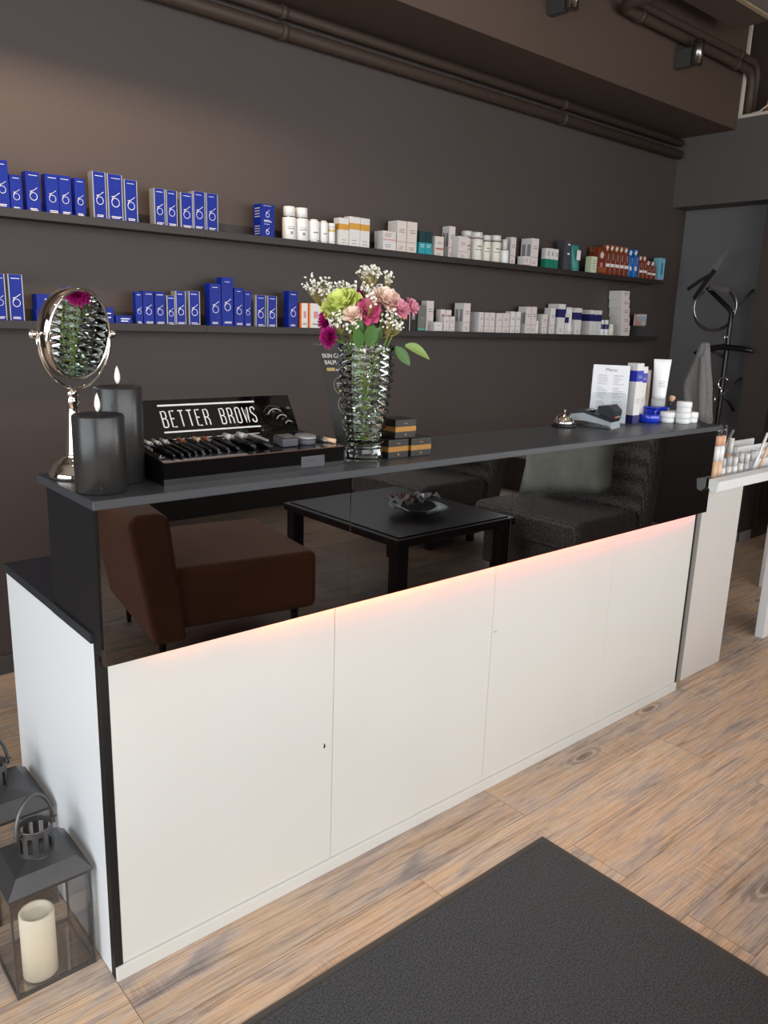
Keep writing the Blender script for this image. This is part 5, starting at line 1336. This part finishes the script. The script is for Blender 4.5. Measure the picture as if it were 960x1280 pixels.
# ------------------------------------------------------------------ lounge furniture seen in the black gloss band
t = thing('velvet_armchair', 'brown velvet armchair mirrored in the left of the black gloss band', 'armchair', (1.15, -1.80, 0)); t.rotation_euler = (0, 0, math.radians(9))
AX2 = world(t)
MB().box(-.34, .42, -.36, .36, .17, .44, 'velvet', .035, 4, xf=AX2).build('seat', t)
m = MB(); yy0 = -.38
m.prism([AX2 @ Vector(p) for p in ((-.34, yy0, .13), (-.20, yy0, .13), (-.26, yy0, .66), (-.29, yy0, .69), (-.40, yy0, .69), (-.43, yy0, .66))], AX2.to_3x3() @ Vector((0, .76, 0)), 'velvet')
bmesh.ops.bevel(m.bm, geom=list(m.bm.edges), offset=.02, segments=3, profile=.5, affect='EDGES'); m.build('backrest', t)
for x in (-.28, .34):
    for yy in (-.28, .28): MB().tube([AX2 @ Vector((x, yy, 0)), AX2 @ Vector((x, yy, .17))], .02, 'darkwood', 10, radii=[.010, .020]).build('leg', t)
t = thing('coffee_table', 'dark wooden coffee table mirrored in the middle of the black gloss band', 'table', (2.3, -1.6, 0))
MB().box(1.9, 2.76, -2.25, -1.27, .41, .45, 'darkwood', .004).build('table_top', t)
MB().box(1.93, 2.73, -2.22, -1.30, .4505, .456, 'darkwood').build('glass_inlay', t)
for x in (1.95, 2.71):
    for yy in (-2.2, -1.32): MB().box(x-.035, x+.035, yy-.035, yy+.035, 0, .4095, 'darkwood', .003).build('leg', t)
o = MB().lathe([(0, 0), (.06, 0), (.07, .006), (.15, .035), (.17, .045), (.165, .047), (.14, .038), (.06, .01), (0, .008)], 'dishglass', (2.36, -1.62, .4565), 30).build('glass_bowl'); tag(o, 'glass bowl with crumpled paper on the coffee table, mirrored in the gloss band', 'bowl')
rq = random.Random(9)
for k in range(5):
    m = MB(); c = Vector((2.26 + .05*k, -1.66 + rq.uniform(-.02, .02), .49)); P = []
    for a in range(5): P.append([c + Vector((.055*(a-2)/2 + rq.uniform(-.012, .012), .06*(b-2)/2 + rq.uniform(-.01, .01), .03 + .02*math.sin(a*2+b*3+k) + rq.uniform(0, .025))) for b in range(5)])
    m.grid(P, ('paper', 'red', 'paper', 'dishglass', 'paper')[k]); o = m.build('wrapped_sweet'); tag(o, ('white paper wrap at the left of the glass bowl', 'red wrapped sweet in the glass bowl', 'white crumpled wrap in the middle of the glass bowl', 'clear wrapped sweet in the glass bowl', 'white wrap at the right of the glass bowl')[k], 'sweet', 'wrapped sweets in the bowl')
def loungechair(cx, cy, lab, clab):
    t = thing('lounge_chair', lab, 'chair', (cx, cy, 0), 'grey lounge chairs')
    MB().box(cx-.42, cx+.17, cy-.38, cy+.38, .28, .45, 'weave', .04, 4).build('seat', t)
    MB().box(cx-.34, cx+.17, cy-.36, cy+.36, .06, .279, 'weave', .02, 3).build('seat_base', t)
    X = Matrix.Translation((cx+.26, cy, .25)) @ Matrix.Rotation(math.radians(8), 4, 'Y')
    MB().box(-.075, .075, -.38, .38, -.18, .64, 'weave', .045, 4, xf=X).build('backrest', t)
    for a in (-.28, .12):
        for b in (-.30, .30): MB().box(cx+a-.02, cx+a+.02, cy+b-.02, cy+b+.02, 0, .0595, 'darkwood').build('leg', t)
    Xc = Matrix.Translation((cx+.055, cy-.07, .675)) @ Matrix.Rotation(math.radians(22), 4, 'Y') @ Matrix.Rotation(math.radians(11), 4, 'X')
    m = MB()
    for sgn in (1, -1):
        P = [[Xc @ Vector((sgn*.06*(max(0, 1-(u/8*2-1)**4)*max(0, 1-(v/8*2-1)**4))**.6, .30*(v/4-1)*(1+.06*abs(u/4-1)), .185*(u/4-1)*(1+.06*abs(v/4-1)))) for v in range(9)] for u in range(9)]
        m.grid(P, 'cushion')
    bmesh.ops.remove_doubles(m.bm, verts=m.bm.verts, dist=.0005)
    o = m.build('cushion'); tag(o, clab, 'cushion', 'sage cushions')
loungechair(3.32, -1.34, 'grey woven lounge chair mirrored at the right of the gloss band', 'sage cushion on the lounge chair mirrored at the right')
loungechair(3.30, -2.50, 'grey woven lounge chair standing further from the counter, mirrored smaller', 'sage cushion on the farther mirrored lounge chair')
# ------------------------------------------------------------------ light
wd = bpy.data.worlds.new('sky'); SC.world = wd; wd.use_nodes = True
bg = wd.node_tree.nodes['Background']; sky = wd.node_tree.nodes.new('ShaderNodeTexSky')
sky.sky_type = 'HOSEK_WILKIE'; sky.turbidity = 6; sky.sun_direction = (-.3, .6, .75)
bg.inputs['Strength'].default_value = .6
wd.node_tree.links.new(sky.outputs['Color'], bg.inputs['Color'])
def area(name, loc, rot, sx, sy, power, col):
    l = bpy.data.lights.new(name, 'AREA'); l.shape = 'RECTANGLE'; l.size = sx; l.size_y = sy; l.energy = power; l.color = col
    o = bpy.data.objects.new(name, l); COL.objects.link(o); o.location = loc; o.rotation_euler = rot
    return o
# daylight through the two window openings
area('daylight_left_window', (XL-.13, -1.25, 1.7), (0, -PI/2, 0), 2.6, 4.2, 215, (.88, .95, 1))
area('daylight_front_window', (1.2, YF-.13, 1.95), (PI/2, 0, 0), 6.3, 2.1, 250, (.97, .98, 1))
area('daylight_right_window', (5.16, -3.0, 1.32), (0, PI/2, 0), 2.0, 1.1, 95, (.97, .98, 1))
def spotl(name, loc, target, power, col, size, blend=.6, r=.04):
    l = bpy.data.lights.new(name, 'SPOT'); l.energy = power; l.color = col; l.spot_size = math.radians(size); l.spot_blend = blend; l.shadow_soft_size = r
    o = bpy.data.objects.new(name, l); COL.objects.link(o); o.location = loc
    o.rotation_euler = (Vector(target) - Vector(loc)).to_track_quat('-Z', 'Y').to_euler()
    return o
# warm ceiling spots: one washing the wall at the upper left, a few over the room
spotl('wall_wash_lamp', (.1, .75, 3.6), (.5, 1.8, 2.65), 380, (1, .72, .48), 80, 1., .1)
for i, (x, y) in enumerate(((-.6, -1.2), (1.2, -1.4), (3.0, -1.2), (2.2, .7), (3.9, .6))):
    spotl('ceiling_lamp', (x, y, 3.8), (x, y + .15, 0), 22, (1, .84, .66), 110, .8, .08)

# ------------------------------------------------------------------ camera
cam = bpy.data.cameras.new('camera'); co = bpy.data.objects.new('camera', cam); COL.objects.link(co)
cam.sensor_fit = 'AUTO'; cam.sensor_width = 36; cam.lens = 990.297 / 1280 * 36; cam.clip_start = .05
r_ = Vector((.75672028, -.65291575, .03279401)); u_ = Vector((.12850155, .19774187, .97179499)); f_ = Vector((.640985, .7311629, -.23353597))
co.matrix_world = Matrix(((r_.x, u_.x, -f_.x, -.55244), (r_.y, u_.y, -f_.y, -1.49181), (r_.z, u_.z, -f_.z, 1.46405), (0, 0, 0, 1)))
SC.camera = co
vs = SC.view_settings
vs.view_transform = 'Standard'; vs.look = 'None'; vs.gamma = 1; vs.use_curve_mapping = False; vs.exposure = -.3
